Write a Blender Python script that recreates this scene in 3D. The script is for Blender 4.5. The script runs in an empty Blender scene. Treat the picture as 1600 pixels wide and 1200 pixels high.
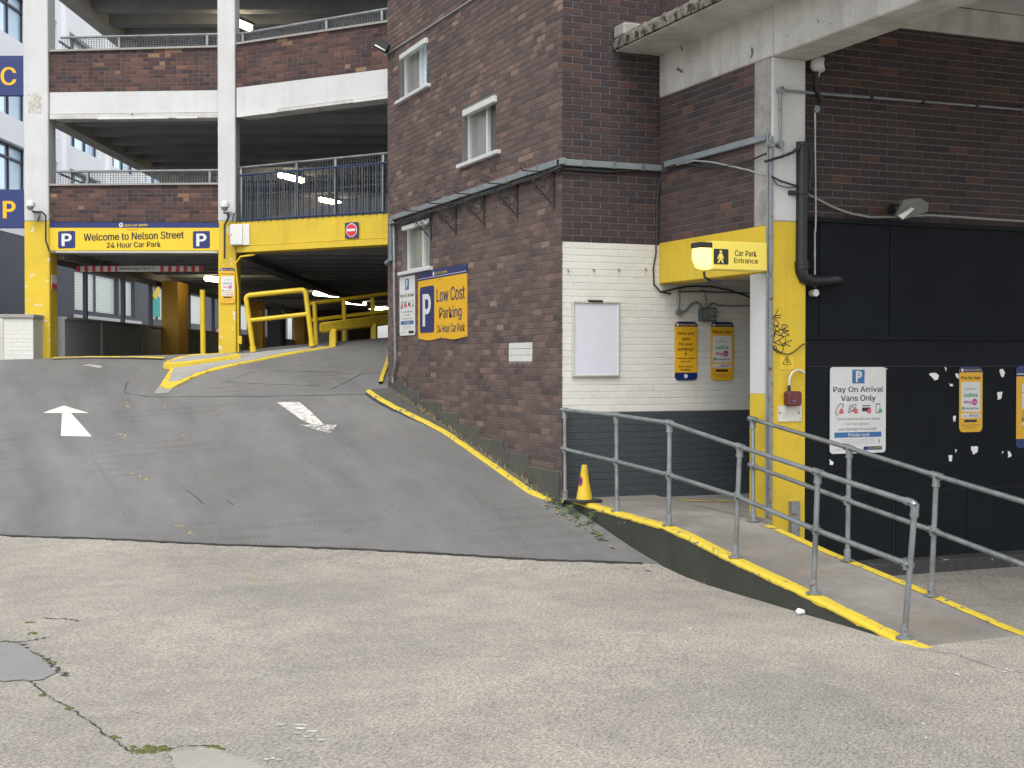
import bpy, bmesh, math, random
from mathutils import Vector, Matrix, noise
random.seed(7)
rnd = random.random
def U(a, b): return a + (b - a) * random.random()

# ------------------------------------------------------------------ camera, world, sun
FPX = 2100.0
PITCH = math.atan(35 / FPX)
YAW = math.radians(22.5)
EYE = 2.0
sc = bpy.context.scene
cam_d = bpy.data.cameras.new('camera')
cam = bpy.data.objects.new('camera', cam_d)
sc.collection.objects.link(cam)
sc.camera = cam
cam_d.sensor_width = 36.0
cam_d.lens = 36.0 * FPX / 1600.0
cam_d.clip_start = 0.05
cam_d.clip_end = 500
cam.location = (0, 0, EYE)
cam.rotation_euler = (math.radians(90) - PITCH, 0, -YAW)

world = bpy.data.worlds.new('World')
sc.world = world
world.use_nodes = True
wn = world.node_tree.nodes; wl = world.node_tree.links
wn.clear()
w_out = wn.new('ShaderNodeOutputWorld'); w_bg = wn.new('ShaderNodeBackground')
sky = wn.new('ShaderNodeTexSky'); sky.sky_type = 'NISHITA'; sky.sun_disc = False
SUN_EL, SUN_AZ = math.radians(58), math.radians(-152)      # azimuth measured from +Y towards +X
sky.sun_elevation = SUN_EL; sky.sun_rotation = SUN_AZ
sky.air_density = 1.0; sky.dust_density = 2.5; sky.ozone_density = 1.0
w_hs = wn.new('ShaderNodeHueSaturation'); w_hs.inputs['Saturation'].default_value = 0.22
wl.new(sky.outputs[0], w_hs.inputs['Color']); wl.new(w_hs.outputs[0], w_bg.inputs[0]); wl.new(w_bg.outputs[0], w_out.inputs[0])
w_bg.inputs[1].default_value = 0.15
sun_d = bpy.data.lights.new('sun', 'SUN'); sun_d.energy = 0.6; sun_d.angle = math.radians(40); sun_d.color = (1, .95, .87)
sun = bpy.data.objects.new('sun', sun_d); sc.collection.objects.link(sun)
sd = Vector((math.sin(SUN_AZ) * math.cos(SUN_EL), math.cos(SUN_AZ) * math.cos(SUN_EL), math.sin(SUN_EL)))
sun.rotation_euler = sd.to_track_quat('Z', 'Y').to_euler()
sun.location = sd * 60
sc.view_settings.view_transform = 'Standard'
sc.view_settings.look = 'None'
sc.view_settings.gamma = 1
sc.view_settings.use_curve_mapping = False
sc.view_settings.exposure = 1.12

# ------------------------------------------------------------------ geometry of the view
R_ = Vector((math.cos(YAW), -math.sin(YAW), 0))
F_ = Vector((math.sin(YAW), math.cos(YAW), 0))
Z_ = Vector((0, 0, 1))
_cf = F_ * math.cos(PITCH) - Z_ * math.sin(PITCH)
_cu = Z_ * math.cos(PITCH) + F_ * math.sin(PITCH)
CAM = Vector((0, 0, EYE))
def ray(px, py): return _cf + R_ * ((px - 800) / FPX) - _cu * ((py - 600) / FPX)
def P(px, py, Zc):
    d = ray(px, py); k = Zc / d.dot(F_)
    return CAM + d * k
def cw(X, Zc, z=0.0):      # z relative to the ground datum
    v = R_ * X + F_ * Zc; v.z = z
    return v
def project(p):
    v = p - CAM; zc = v.dot(_cf)
    if zc < .1: return (-9999, -9999, zc)
    return (800 + FPX * v.dot(R_) / zc, 600 - FPX * v.dot(_cu) / zc, zc)

class Fr:                    # an upright plane: origin, s = to the right, n = towards the viewer
    def __init__(s, O, S, N):
        s.O = Vector((O[0], O[1], 0)); s.S = Vector(S).normalized(); s.N = Vector(N).normalized()
    def pt(s, a, h, d=0.0):
        v = s.O + s.S * a + s.N * d; v.z = h
        return v
    def hit(s, px, py, d=0.0):
        r = ray(px, py); o = s.O + s.N * d
        k = (o - CAM).dot(s.N) / r.dot(s.N)
        p = CAM + r * k
        return ((p - s.O).dot(s.S), p.z)
    def rect(s, x0, y0, x1, y1, d=0.0):    # pixel rectangle measured on its middle lines
        a = s.hit(x0, (y0 + y1) / 2, d)[0]; b = s.hit(x1, (y0 + y1) / 2, d)[0]
        h1 = s.hit((x0 + x1) / 2, y0, d)[1]; h0 = s.hit((x0 + x1) / 2, y1, d)[1]
        return (a, b, h0, h1)

W1 = Fr((6.13, 13.37), (0, -1, 0), (-1, 0, 0))
W2 = Fr((6.13, 13.37), (1, 0, 0), (0, -1, 0))
W3 = Fr((7.34, 13.37), (0, -1, 0), (-1, 0, 0))
BK = Fr((7.76, 11.25), (1, 0, 0), (0, -1, 0))
CF = Fr((7.34, 11.12), (1, 0, 0), (0, -1, 0))        # column front
def frame_between(a, b):
    S = (b - a); S.z = 0; S.normalize()
    N = S.cross(Z_)
    return Fr(a, S, N)
A_ = cw(-8.58, 24.98); B_ = cw(-5.245, 24.1); B2 = cw(-4.92, 24.05); E_ = cw(-1.6, 22.17)
FA = frame_between(A_, B_)
FB = frame_between(B2, E_)
FC = Fr(cw(0, 24.95), R_, -F_)                        # frontal planes
def frontal(Zc): return Fr(cw(0, Zc), R_, -F_)

def sstep(a, b, x):
    t = min(1, max(0, (x - a) / (b - a))); return t * t * (3 - 2 * t)
def smax(a, b, k):
    h = max(k - abs(a - b), 0) / k
    return max(a, b) + h * h * k * .25
def gz(x, y):                # ground height
    Xc = x * R_.x + y * R_.y; Zc = x * F_.x + y * F_.y
    right = sstep(-5.2, -4.2, Xc)
    e = Zc - 24.2
    soft = Zc if e < -.6 else (24.2 + (-(e - .6) ** 2 / 2.4 if e < .6 else 0))
    zc2 = soft if e < .6 else 24.2
    zr = -5.12 + .2368 * zc2 + .0805 * Xc
    zr += max(0, -5.5 - Xc) * .05 * sstep(17, 24, Zc)
    if e > 0: zr += e * (-.09 * (1 - right) + .012 * right)
    if Xc < -12: zr = min(zr, .3)
    und = .008 * noise.noise(Vector((x * .35, y * .35, 3)))
    return EYE + smax(-2.0 + und, zr, .16)
def lowgz(x, y):             # the yard right of the pedestrian ramp
    return -.15 * sstep(8.3, 10.0, y) + .012 * noise.noise(Vector((x * .35, y * .35, 3))) * (1 - sstep(8.3, 9, y))
def ghit(px, py, off=0.0, f=gz):
    r = ray(px, py); lo, hi = 2.5, None
    t = 2.5
    while t < 60:
        p = CAM + r * t
        if p.z <= f(p.x, p.y) + off: hi = t; break
        lo = t; t += .25
    if hi is None: p = CAM + r * 24; return p
    for _ in range(22):
        m = (lo + hi) / 2; p = CAM + r * m
        if p.z <= f(p.x, p.y) + off: hi = m
        else: lo = m
    p = CAM + r * hi; p.z = f(p.x, p.y) + off
    return p

# ------------------------------------------------------------------ materials
def nodes_of(name):
    m = bpy.data.materials.new(name); m.use_nodes = True
    nt = m.node_tree; nt.nodes.clear()
    o = nt.nodes.new('ShaderNodeOutputMaterial'); b = nt.nodes.new('ShaderNodeBsdfPrincipled')
    nt.links.new(b.outputs[0], o.inputs[0])
    return m, nt, b
def setp(b, rough, metal=0, spec=.4):
    b.inputs['Roughness'].default_value = rough; b.inputs['Metallic'].default_value = metal
    if 'Specular IOR Level' in b.inputs: b.inputs['Specular IOR Level'].default_value = spec
def geo(nt):
    g = nt.nodes.new('ShaderNodeNewGeometry'); return g.outputs['Position']
def ntex(nt, pos, scale, detail=6, rough=.6, stretch=None, dist=0):
    if stretch:
        mp = nt.nodes.new('ShaderNodeMapping'); mp.inputs['Scale'].default_value = stretch
        nt.links.new(pos, mp.inputs['Vector']); pos = mp.outputs[0]
    n = nt.nodes.new('ShaderNodeTexNoise'); n.inputs['Scale'].default_value = scale
    n.inputs['Detail'].default_value = detail; n.inputs['Roughness'].default_value = rough
    n.inputs['Distortion'].default_value = dist
    nt.links.new(pos, n.inputs['Vector']); return n.outputs['Fac']
def ramp(nt, fac, stops, const=False):
    r = nt.nodes.new('ShaderNodeValToRGB'); e = r.color_ramp.elements
    if const: r.color_ramp.interpolation = 'CONSTANT'
    while len(e) < len(stops): e.new(.5)
    for i, (p, c) in enumerate(stops):
        e[i].position = p; e[i].color = (c[0], c[1], c[2], 1) if hasattr(c, '__len__') else (c, c, c, 1)
    nt.links.new(fac, r.inputs[0]); return r.outputs[0]
def mix(nt, fac, a, b, kind='MIX'):
    m = nt.nodes.new('ShaderNodeMix'); m.data_type = 'RGBA'; m.blend_type = kind
    for s, v in ((m.inputs[0], fac), (m.inputs[6], a), (m.inputs[7], b)):
        if isinstance(v, (int, float)): s.default_value = v
        elif isinstance(v, (tuple, list)): s.default_value = (v[0], v[1], v[2], 1)
        else: nt.links.new(v, s)
    return m.outputs[2]
def mth(nt, op, a, b=None):
    m = nt.nodes.new('ShaderNodeMath'); m.operation = op
    for s, v in ((m.inputs[0], a), (m.inputs[1], b)):
        if v is None: continue
        if isinstance(v, (int, float)): s.default_value = v
        else: nt.links.new(v, s)
    return m.outputs[0]
def bump(nt, b, h, strength, dist):
    n = nt.nodes.new('ShaderNodeBump'); n.inputs['Strength'].default_value = strength; n.inputs['Distance'].default_value = dist
    nt.links.new(h, n.inputs['Height']); nt.links.new(n.outputs[0], b.inputs['Normal'])

def mat(name, col, rough=.7, dirt=.25, dscale=2.5, fine=.12, bmp=.25, bscale=60, metal=0, spec=.4, dcol=None, under=None, peel=.0, pscale=6, streak=.0):
    m, nt, b = nodes_of(name); setp(b, rough, metal, spec)
    pos = geo(nt)
    c = col
    dc = dcol or tuple(x * .45 for x in col)
    big = ramp(nt, ntex(nt, pos, dscale, 9, .65), [(.42, 0), (.72, 1)])
    c = mix(nt, mth(nt, 'MULTIPLY', big, dirt), c, dc)
    if streak:
        st = ramp(nt, ntex(nt, pos, 7, 5, .6, (1, 1, .07)), [(.5, 0), (.75, 1)])
        c = mix(nt, mth(nt, 'MULTIPLY', st, streak), c, dc)
    fn = ntex(nt, pos, bscale, 4, .7)
    c = mix(nt, fine, c, ramp(nt, fn, [(.3, tuple(x * .3 for x in col)), (.7, tuple(min(1, x * 1.6) for x in col))]))
    if under is not None:
        pk = ramp(nt, ntex(nt, pos, pscale, 8, .6, None, .6), [(1 - peel, 0), (1 - peel + .012, 1)])
        c = mix(nt, pk, c, under)
    nt.links.new(c, b.inputs['Base Color'])
    rr = ramp(nt, fn, [(.3, max(0, rough - .1)), (.7, min(1, rough + .1))])
    nt.links.new(rr, b.inputs['Roughness'])
    if bmp: bump(nt, b, fn, bmp, .004)
    return m
def flat(name, col, rough=.5, metal=0, spec=.5, emit=0, wear=.12):
    m, nt, b = nodes_of(name); setp(b, rough, metal, spec)
    pos = geo(nt)
    n = ntex(nt, pos, 9, 6, .7)
    c = mix(nt, mth(nt, 'MULTIPLY', ramp(nt, n, [(.4, 0), (.75, 1)]), wear), col, tuple(x * .55 for x in col))
    nt.links.new(c, b.inputs['Base Color'])
    if emit:
        b.inputs['Emission Color'].default_value = (*col, 1); b.inputs['Emission Strength'].default_value = emit
    return m

PAL = {
 'brick': [(0, (.072, .055, .053)), (.25, (.100, .074, .067)), (.5, (.124, .088, .078)), (.72, (.142, .098, .084)), (.88, (.164, .110, .092)), (.955, (.20, .135, .108)), (1, (.24, .175, .14))],
 'dark': [(0, (.040, .031, .034)), (.3, (.048, .036, .038)), (.55, (.055, .040, .040)), (.75, (.063, .044, .042)), (.9, (.074, .048, .043)), (.97, (.098, .055, .044)), (1, (.14, .07, .05))],  # darker bricks for the covered walls, canopy shade mixed into their colour
 'mid': [(0, (.045, .036, .037)), (.3, (.060, .045, .044)), (.55, (.072, .051, .048)), (.75, (.084, .056, .051)), (.9, (.10, .062, .053)), (.97, (.13, .07, .055)), (1, (.16, .085, .06))],
 'red': [(0, (.040, .028, .030)), (.3, (.062, .038, .037)), (.55, (.088, .048, .042)), (.75, (.105, .056, .047)), (.9, (.13, .068, .052)), (.95, (.19, .105, .066)), (1, (.26, .16, .10))]}
def brick_mat(name, src, painted=None, dark='brick'):
    m, nt, b = nodes_of(name); setp(b, .85, 0, .3)
    pos = geo(nt)
    at = nt.nodes.new('ShaderNodeAttribute'); at.attribute_name = 'tint'
    at.attribute_type = 'OBJECT' if src == 'o' else 'GEOMETRY'
    t = at.outputs['Fac']
    mott = ntex(nt, pos, 38, 5, .7)
    big = ntex(nt, pos, .9, 5, .6)
    if painted is None:
        col = ramp(nt, t, PAL[dark])
        col = mix(nt, .55, col, ramp(nt, mott, [(.3, (.55, .52, .55)), (.55, (1, 1, 1)), (.75, (1.45, 1.35, 1.25))]), 'MULTIPLY')
        col = mix(nt, .5, col, ramp(nt, big, [(.3, (.7, .7, .74)), (.65, (1.15, 1.1, 1.05))]), 'MULTIPLY')
        soot = ramp(nt, ntex(nt, pos, 2.2, 9, .7), [(.5, 0), (.72, 1)])
        col = mix(nt, mth(nt, 'MULTIPLY', soot, .45), col, (.055, .047, .05))
        efl = ramp(nt, ntex(nt, pos, 5.5, 10, .75), [(.66, 0), (.72, 1)])
        col = mix(nt, mth(nt, 'MULTIPLY', efl, .22), col, (.36, .31, .28))
    else:
        col = mix(nt, mth(nt, 'MULTIPLY', t, .18), painted, tuple(x * .62 for x in painted))
        d = ramp(nt, ntex(nt, pos, 3.2, 9, .7), [(.5, 0), (.8, 1)])
        col = mix(nt, mth(nt, 'MULTIPLY', d, .3), col, tuple(x * .55 for x in painted))
    nt.links.new(col, b.inputs['Base Color'])
    bump(nt, b, mott, .5 if painted is None else .35, .006)
    if painted is not None: b.inputs['Roughness'].default_value = .55
    return m

M = {}
M['brick'] = {'o': brick_mat('brick', 'o'), 'g': brick_mat('brickwork', 'g')}
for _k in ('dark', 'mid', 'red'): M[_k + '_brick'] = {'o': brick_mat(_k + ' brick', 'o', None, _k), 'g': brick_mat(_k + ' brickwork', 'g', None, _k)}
M['white_brick'] = {'o': brick_mat('white painted brick', 'o', (.60, .60, .565)), 'g': brick_mat('white painted brickwork', 'g', (.60, .60, .565))}
M['slate_brick'] = {'o': brick_mat('slate painted brick', 'o', (.050, .060, .067)), 'g': brick_mat('slate painted brickwork', 'g', (.050, .060, .067))}
M['grey_brick'] = {'o': brick_mat('grey painted brick', 'o', (.30, .31, .32)), 'g': brick_mat('grey painted brickwork', 'g', (.30, .31, .32))}
M['pale_mortar'] = mat('pale mortar', (.15, .145, .155), .95, .5, 1.2, .2, .5, 90)
M['mortar'] = mat('mortar', (.165, .152, .152), .95, .5, 1.2, .2, .5, 90)
M['white_mortar'] = mat('painted mortar white', (.56, .555, .50), .7, .3, 3, .1, .4, 60)
M['slate_mortar'] = mat('painted mortar slate', (.040, .047, .052), .7, .3, 3, .1, .4, 60)
M['grey_mortar'] = mat('painted mortar grey', (.26, .27, .28), .8, .3, 3, .1, .4, 60)
M['white'] = mat('white masonry paint', (.53, .54, .54), .75, .38, 1.3, .1, .3, 50, dcol=(.36, .35, .33), streak=.3)
M['beam_white'] = mat('weathered white concrete', (.52, .515, .49), .8, .8, 2.2, .14, .4, 45, dcol=(.27, .25, .23), under=(.12, .11, .10), peel=.325, pscale=5, streak=.55)
M['yellow'] = mat('yellow masonry paint', (.61, .435, .028), .6, .5, 2.0, .10, .35, 45, dcol=(.40, .27, .03), streak=.45)
M['yellow_peel'] = mat('chipped yellow paint', (.61, .435, .028), .6, .5, 2.0, .10, .35, 45, dcol=(.5, .33, .02), under=(.60, .58, .50), peel=.375, pscale=6, streak=.35)
M['yellow_line'] = mat('yellow kerb paint', (.60, .45, .035), .65, .6, 5, .16, .6, 35, dcol=(.5, .38, .05), under=(.17, .16, .14), peel=.40, pscale=11)
M['yellow_tube'] = mat('yellow gloss paint', (.62, .44, .025), .4, .3, 4, .06, .1, 60)
M['ochre'] = mat('ochre column paint', (.48, .27, .03), .6, .3, 2, .1, .2, 45)
M['concrete'] = mat('raw concrete', (.30, .29, .27), .9, .5, 1.8, .2, .5, 40)
M['dark_concrete'] = mat('dark concrete soffit', (.32, .325, .335), .9, .4, 1.5, .15, .3, 40)
M['deck'] = mat('deck concrete', (.16, .16, .165), .9, .4, .8, .15, .3, 40)
M['mossy'] = mat('mossy slab edge', (.17, .16, .135), .95, 1.0, 12, .35, 1.0, 22, dcol=(.018, .02, .016), under=(.022, .023, .018), peel=.47, pscale=11)
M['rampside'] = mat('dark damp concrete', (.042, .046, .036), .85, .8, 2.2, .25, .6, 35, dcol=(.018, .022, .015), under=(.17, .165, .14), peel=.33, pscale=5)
M['plinth'] = mat('cement plinth', (.085, .085, .072), .9, .7, 4, .25, .6, 30, dcol=(.035, .035, .026))
M['galv'] = mat('galvanised steel', (.30, .325, .33), .42, .85, 6, .12, .15, 70, metal=.75, dcol=(.13, .14, .14))
M['conduit'] = mat('grey conduit', (.22, .25, .265), .5, .5, 5, .12, .2, 60, metal=.2)
M['dark_galv'] = mat('dull grey steel', (.24, .26, .27), .5, .6, 6, .14, .2, 60, metal=.4, under=(.16, .075, .035), peel=.40, pscale=22)
M['black'] = flat('black plastic', (.009, .0105, .013), .45)
M['iron'] = flat('black ironwork', (.015, .015, .018), .6)
M['cable'] = flat('black cable', (.02, .022, .024), .55)
M['pale_cable'] = flat('weathered grey cable', (.26, .27, .26), .6)
M['panel'] = mat('black boarding', (.0095, .0115, .0145), .8, .35, 3, .1, .15, 70, dcol=(.018, .022, .028), spec=.12)
M['panel2'] = mat('black boarding dull', (.0105, .0125, .016), .75, .35, 2, .1, .15, 70, dcol=(.02, .022, .024), spec=.12)
M['pvc_white'] = flat('white pvc', (.58, .59, .565), .35, wear=.35)
M['frost'] = flat('frosted glass', (.24, .255, .24), .22, spec=.6, wear=.4)
M['glass_dark'] = flat('dark window glass', (.07, .075, .075), .3, spec=.25)
M['glass_painted_sky'] = flat('glass coloured as sky reflection', (.62, .80, .95), .12, spec=.8, wear=.15, metal=.35)  # pale blue base colour stands in for sky reflected in the panes
M['glass_pale'] = flat('lit blinds behind glass', (.55, .64, .61), .2, spec=.7, wear=.3, emit=.22)
M['render_white'] = mat('white rendered facade', (.86, .88, .9), .8, .12, .5, .04, .1, 40)
M['facade_grey'] = mat('dark grey facade', (.095, .105, .125), .7, .3, 1, .1, .2, 40)
M['mullion'] = flat('dark mullion', (.035, .035, .06), .5)
M['sign_yellow'] = flat('sign yellow', (.70, .39, .015), .4, wear=.1)
M['sign_yellow2'] = flat('bright sign yellow', (.68, .48, .018), .4, wear=.1)
M['sign_blue'] = flat('sign navy', (.008, .022, .12), .4, wear=.1)
M['sign_mid'] = flat('sign blue', (.03, .13, .32), .4)
M['sign_white'] = flat('sign white', (.62, .63, .62), .4, wear=.15)
M['sign_black'] = flat('sign black', (.015, .015, .018), .5)
M['sign_grey'] = flat('sign grey print', (.16, .14, .13), .5)
M['sign_red'] = flat('sign red', (.60, .02, .03), .45)
M['sign_green'] = flat('sign green', (.06, .32, .10), .5)
M['sign_magenta'] = flat('sign magenta', (.45, .02, .22), .5)
M['poster'] = flat('blank poster', (.55, .57, .64), .3, spec=.5, wear=.1)
M['alu'] = flat('aluminium frame', (.60, .60, .56), .35, metal=.5)
M['lamp_on'] = flat('lit tube', (1, .85, .55), .5, emit=9)
M['lit_yellow'] = flat('lit sign face', (.62, .50, .08), .4, emit=.12, wear=.05)
M['lit_end'] = flat('lit sign end', (.9, .66, .2), .4, emit=.8, wear=.05)
M['rust'] = mat('rusty red paint', (.13, .035, .03), .7, .8, 30, .3, .5, 90)
M['leaf'] = flat('green leaf', (.12, .19, .05), .6, wear=.5)
M['dry'] = flat('dry stem', (.30, .24, .12), .8, wear=.4)
M['moss'] = flat('moss', (.09, .10, .02), .9, wear=.5)
M['litter'] = flat('white litter', (.78, .78, .76), .5)
M['rubber'] = flat('black rubber', (.03, .03, .033), .8)
M['tar'] = flat('tar joint', (.035, .034, .034), .7)
M['blue_rail'] = flat('navy railing paint', (.012, .026, .075), .45)
M['teal'] = flat('mural teal', (.04, .42, .38), .6)
M['pink'] = flat('mural pink', (.72, .22, .36), .6)
M['mural_yellow'] = flat('mural yellow', (.8, .6, .05), .6)

def ground_mats():
    # brushed concrete
    m, nt, b = nodes_of('brushed concrete'); setp(b, .9, 0, .3); pos = geo(nt)
    big = ntex(nt, pos, .55, 7, .6); mid = ntex(nt, pos, 2.6, 9, .7); fine = ntex(nt, pos, 95, 5, .75)
    c = ramp(nt, big, [(.34, (.30, .285, .258)), (.5, (.368, .347, .311)), (.66, (.43, .402, .358))])
    c = mix(nt, .7, c, ramp(nt, mid, [(.34, (.76, .76, .765)), (.6, (1.07, 1.06, 1.03))]), 'MULTIPLY')
    oil = ramp(nt, ntex(nt, pos, .9, 8, .7, None, 1.2), [(.58, 0), (.68, 1)])
    c = mix(nt, mth(nt, 'MULTIPLY', oil, .18), c, (.15, .148, .142))
    mp = nt.nodes.new('ShaderNodeMapping'); mp.inputs['Rotation'].default_value = (0, 0, math.radians(-38))
    nt.links.new(pos, mp.inputs['Vector'])
    streak = ntex(nt, mp.outputs[0], 9, 6, .65, (1, 9, 1), .3)
    speck = ntex(nt, mp.outputs[0], 30, 4, .8, (1, 2.2, 1), .4)
    wv = nt.nodes.new('ShaderNodeTexWave'); wv.inputs['Scale'].default_value = 13; wv.inputs['Distortion'].default_value = 6
    wv.inputs['Detail'].default_value = 4; wv.inputs['Detail Scale'].default_value = 2.2; wv.inputs['Detail Roughness'].default_value = .7
    nt.links.new(mp.outputs[0], wv.inputs['Vector'])
    rid = mth(nt, 'MULTIPLY', wv.outputs['Fac'], ramp(nt, ntex(nt, pos, 1.1, 4, .6), [(.42, 0), (.6, 1)]))
    c = mix(nt, .8, c, ramp(nt, speck, [(.38, (.42, .42, .43)), (.47, (.86, .86, .87)), (.54, (1.1, 1.09, 1.06)), (.63, (1.5, 1.45, 1.38))]), 'MULTIPLY')
    c = mix(nt, mth(nt, 'MULTIPLY', rid, .36), c, (.16, .15, .138))
    c = mix(nt, .35, c, ramp(nt, streak, [(.3, (.55, .55, .56)), (.6, (1.1, 1.1, 1.08))]), 'MULTIPLY')
    c = mix(nt, .6, c, ramp(nt, fine, [(.36, (.45, .45, .47)), (.5, (1, 1, 1)), (.64, (1.5, 1.45, 1.38))]), 'MULTIPLY')
    nt.links.new(c, b.inputs['Base Color'])
    hsum = mth(nt, 'ADD', mth(nt, 'MULTIPLY', rid, .5), mth(nt, 'ADD', speck, mth(nt, 'MULTIPLY', fine, .7)))
    bump(nt, b, hsum, .8, .012)
    M['ground'] = m
    # worn asphalt with imprinted ribs
    m, nt, b = nodes_of('worn asphalt'); setp(b, .85, 0, .35); pos = geo(nt)
    big = ntex(nt, pos, 1, 7, .62, (.9, .16, 1)); mid = ntex(nt, pos, 1.9, 9, .7); fine = ntex(nt, pos, 130, 4, .8)
    c = ramp(nt, big, [(.34, (.126, .125, .122)), (.5, (.146, .145, .142)), (.64, (.172, .170, .166))])
    c = mix(nt, .4, c, ramp(nt, mid, [(.34, (.8, .8, .79)), (.62, (1.06, 1.06, 1.05))]), 'MULTIPLY')
    spots = ramp(nt, ntex(nt, pos, 5, 8, .7, None, 1), [(.64, 0), (.70, 1)])
    c = mix(nt, mth(nt, 'MULTIPLY', spots, .35), c, (.07, .068, .066))
    trk = ramp(nt, ntex(nt, pos, 1, 6, .6, (1.5, .14, 1), .3), [(.5, 0), (.66, 1)])
    c = mix(nt, mth(nt, 'MULTIPLY', trk, .36), c, (.09, .088, .086))
    wt = ramp(nt, ntex(nt, pos, 1.2, 6, .6), [(.58, 0), (.72, 1)])
    c = mix(nt, mth(nt, 'MULTIPLY', wt, .3), c, (.15, .125, .108))
    mp = nt.nodes.new('ShaderNodeMapping'); mp.inputs['Rotation'].default_value = (0, 0, math.radians(-83)); mp2 = nt.nodes.new('ShaderNodeMapping'); mp2.inputs['Rotation'].default_value = (0, 0, math.radians(-66)); nt.links.new(pos, mp2.inputs['Vector'])
    nt.links.new(pos, mp.inputs['Vector'])
    wv = nt.nodes.new('ShaderNodeTexWave'); wv.bands_direction = 'Y'; wv.inputs['Scale'].default_value = 6.5
    wv.inputs['Distortion'].default_value = .8; wv.inputs['Detail'].default_value = 2
    nt.links.new(mp.outputs[0], wv.inputs['Vector'])
    wv2 = nt.nodes.new('ShaderNodeTexWave'); wv2.bands_direction = 'X'; wv2.inputs['Scale'].default_value = 1.1
    wv2.inputs['Distortion'].default_value = 1.5; wv2.inputs['Detail'].default_value = 2
    nt.links.new(mp2.outputs[0], wv2.inputs['Vector'])
    msk = ramp(nt, mth(nt, 'MULTIPLY', wv2.outputs['Fac'], ramp(nt, ntex(nt, pos, .6, 5, .6), [(.47, 0), (.66, 1)])), [(.15, 0), (.7, 1)])
    rib = mth(nt, 'MULTIPLY', wv.outputs['Fac'], msk)
    c = mix(nt, mth(nt, 'MULTIPLY', rib, .36), c, (.065, .064, .062))
    c = mix(nt, .5, c, ramp(nt, fine, [(.28, (.5, .5, .5)), (.5, (1, 1, 1)), (.74, (1.6, 1.6, 1.58))]), 'MULTIPLY')
    nt.links.new(c, b.inputs['Base Color'])
    bump(nt, b, mth(nt, 'SUBTRACT', mth(nt, 'MULTIPLY', fine, .6), mth(nt, 'MULTIPLY', rib, .5)), .5, .006)
    M['asphalt'] = m
    # ramp paving
    m, nt, b = nodes_of('ramp concrete'); setp(b, .9, 0, .3); pos = geo(nt)
    big = ntex(nt, pos, 1.1, 8, .65); fine = ntex(nt, pos, 80, 5, .8)
    c = ramp(nt, big, [(.3, (.135, .128, .117)), (.5, (.20, .189, .171)), (.7, (.29, .275, .248))])
    rs = ramp(nt, ntex(nt, pos, 1.7, 7, .6), [(.52, 0), (.75, 1)])
    c = mix(nt, mth(nt, 'MULTIPLY', rs, .4), c, (.26, .17, .10))
    c = mix(nt, .55, c, ramp(nt, fine, [(.28, (.5, .5, .52)), (.5, (1, 1, 1)), (.74, (1.5, 1.48, 1.4))]), 'MULTIPLY')
    nt.links.new(c, b.inputs['Base Color']); bump(nt, b, fine, .6, .006)
    M['paving'] = m
    # worn white road paint
    for nm, th in (('road_white', .40), ('road_white_half', .465), ('road_white_worn', .515)):
        m, nt, b = nodes_of(nm.replace('_', ' ')); setp(b, .8, 0, .3); pos = geo(nt)
        n1 = ntex(nt, pos, 14, 10, .8); n2 = ntex(nt, pos, 120, 4, .8)
        s = mth(nt, 'ADD', mth(nt, 'MULTIPLY', n1, .75), mth(nt, 'MULTIPLY', n2, .25))
        c = ramp(nt, s, [(th - .03, (.15, .15, .148)), (th + .03, (.60, .59, .55))])
        nt.links.new(c, b.inputs['Base Color']); M[nm] = m
ground_mats()

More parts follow.
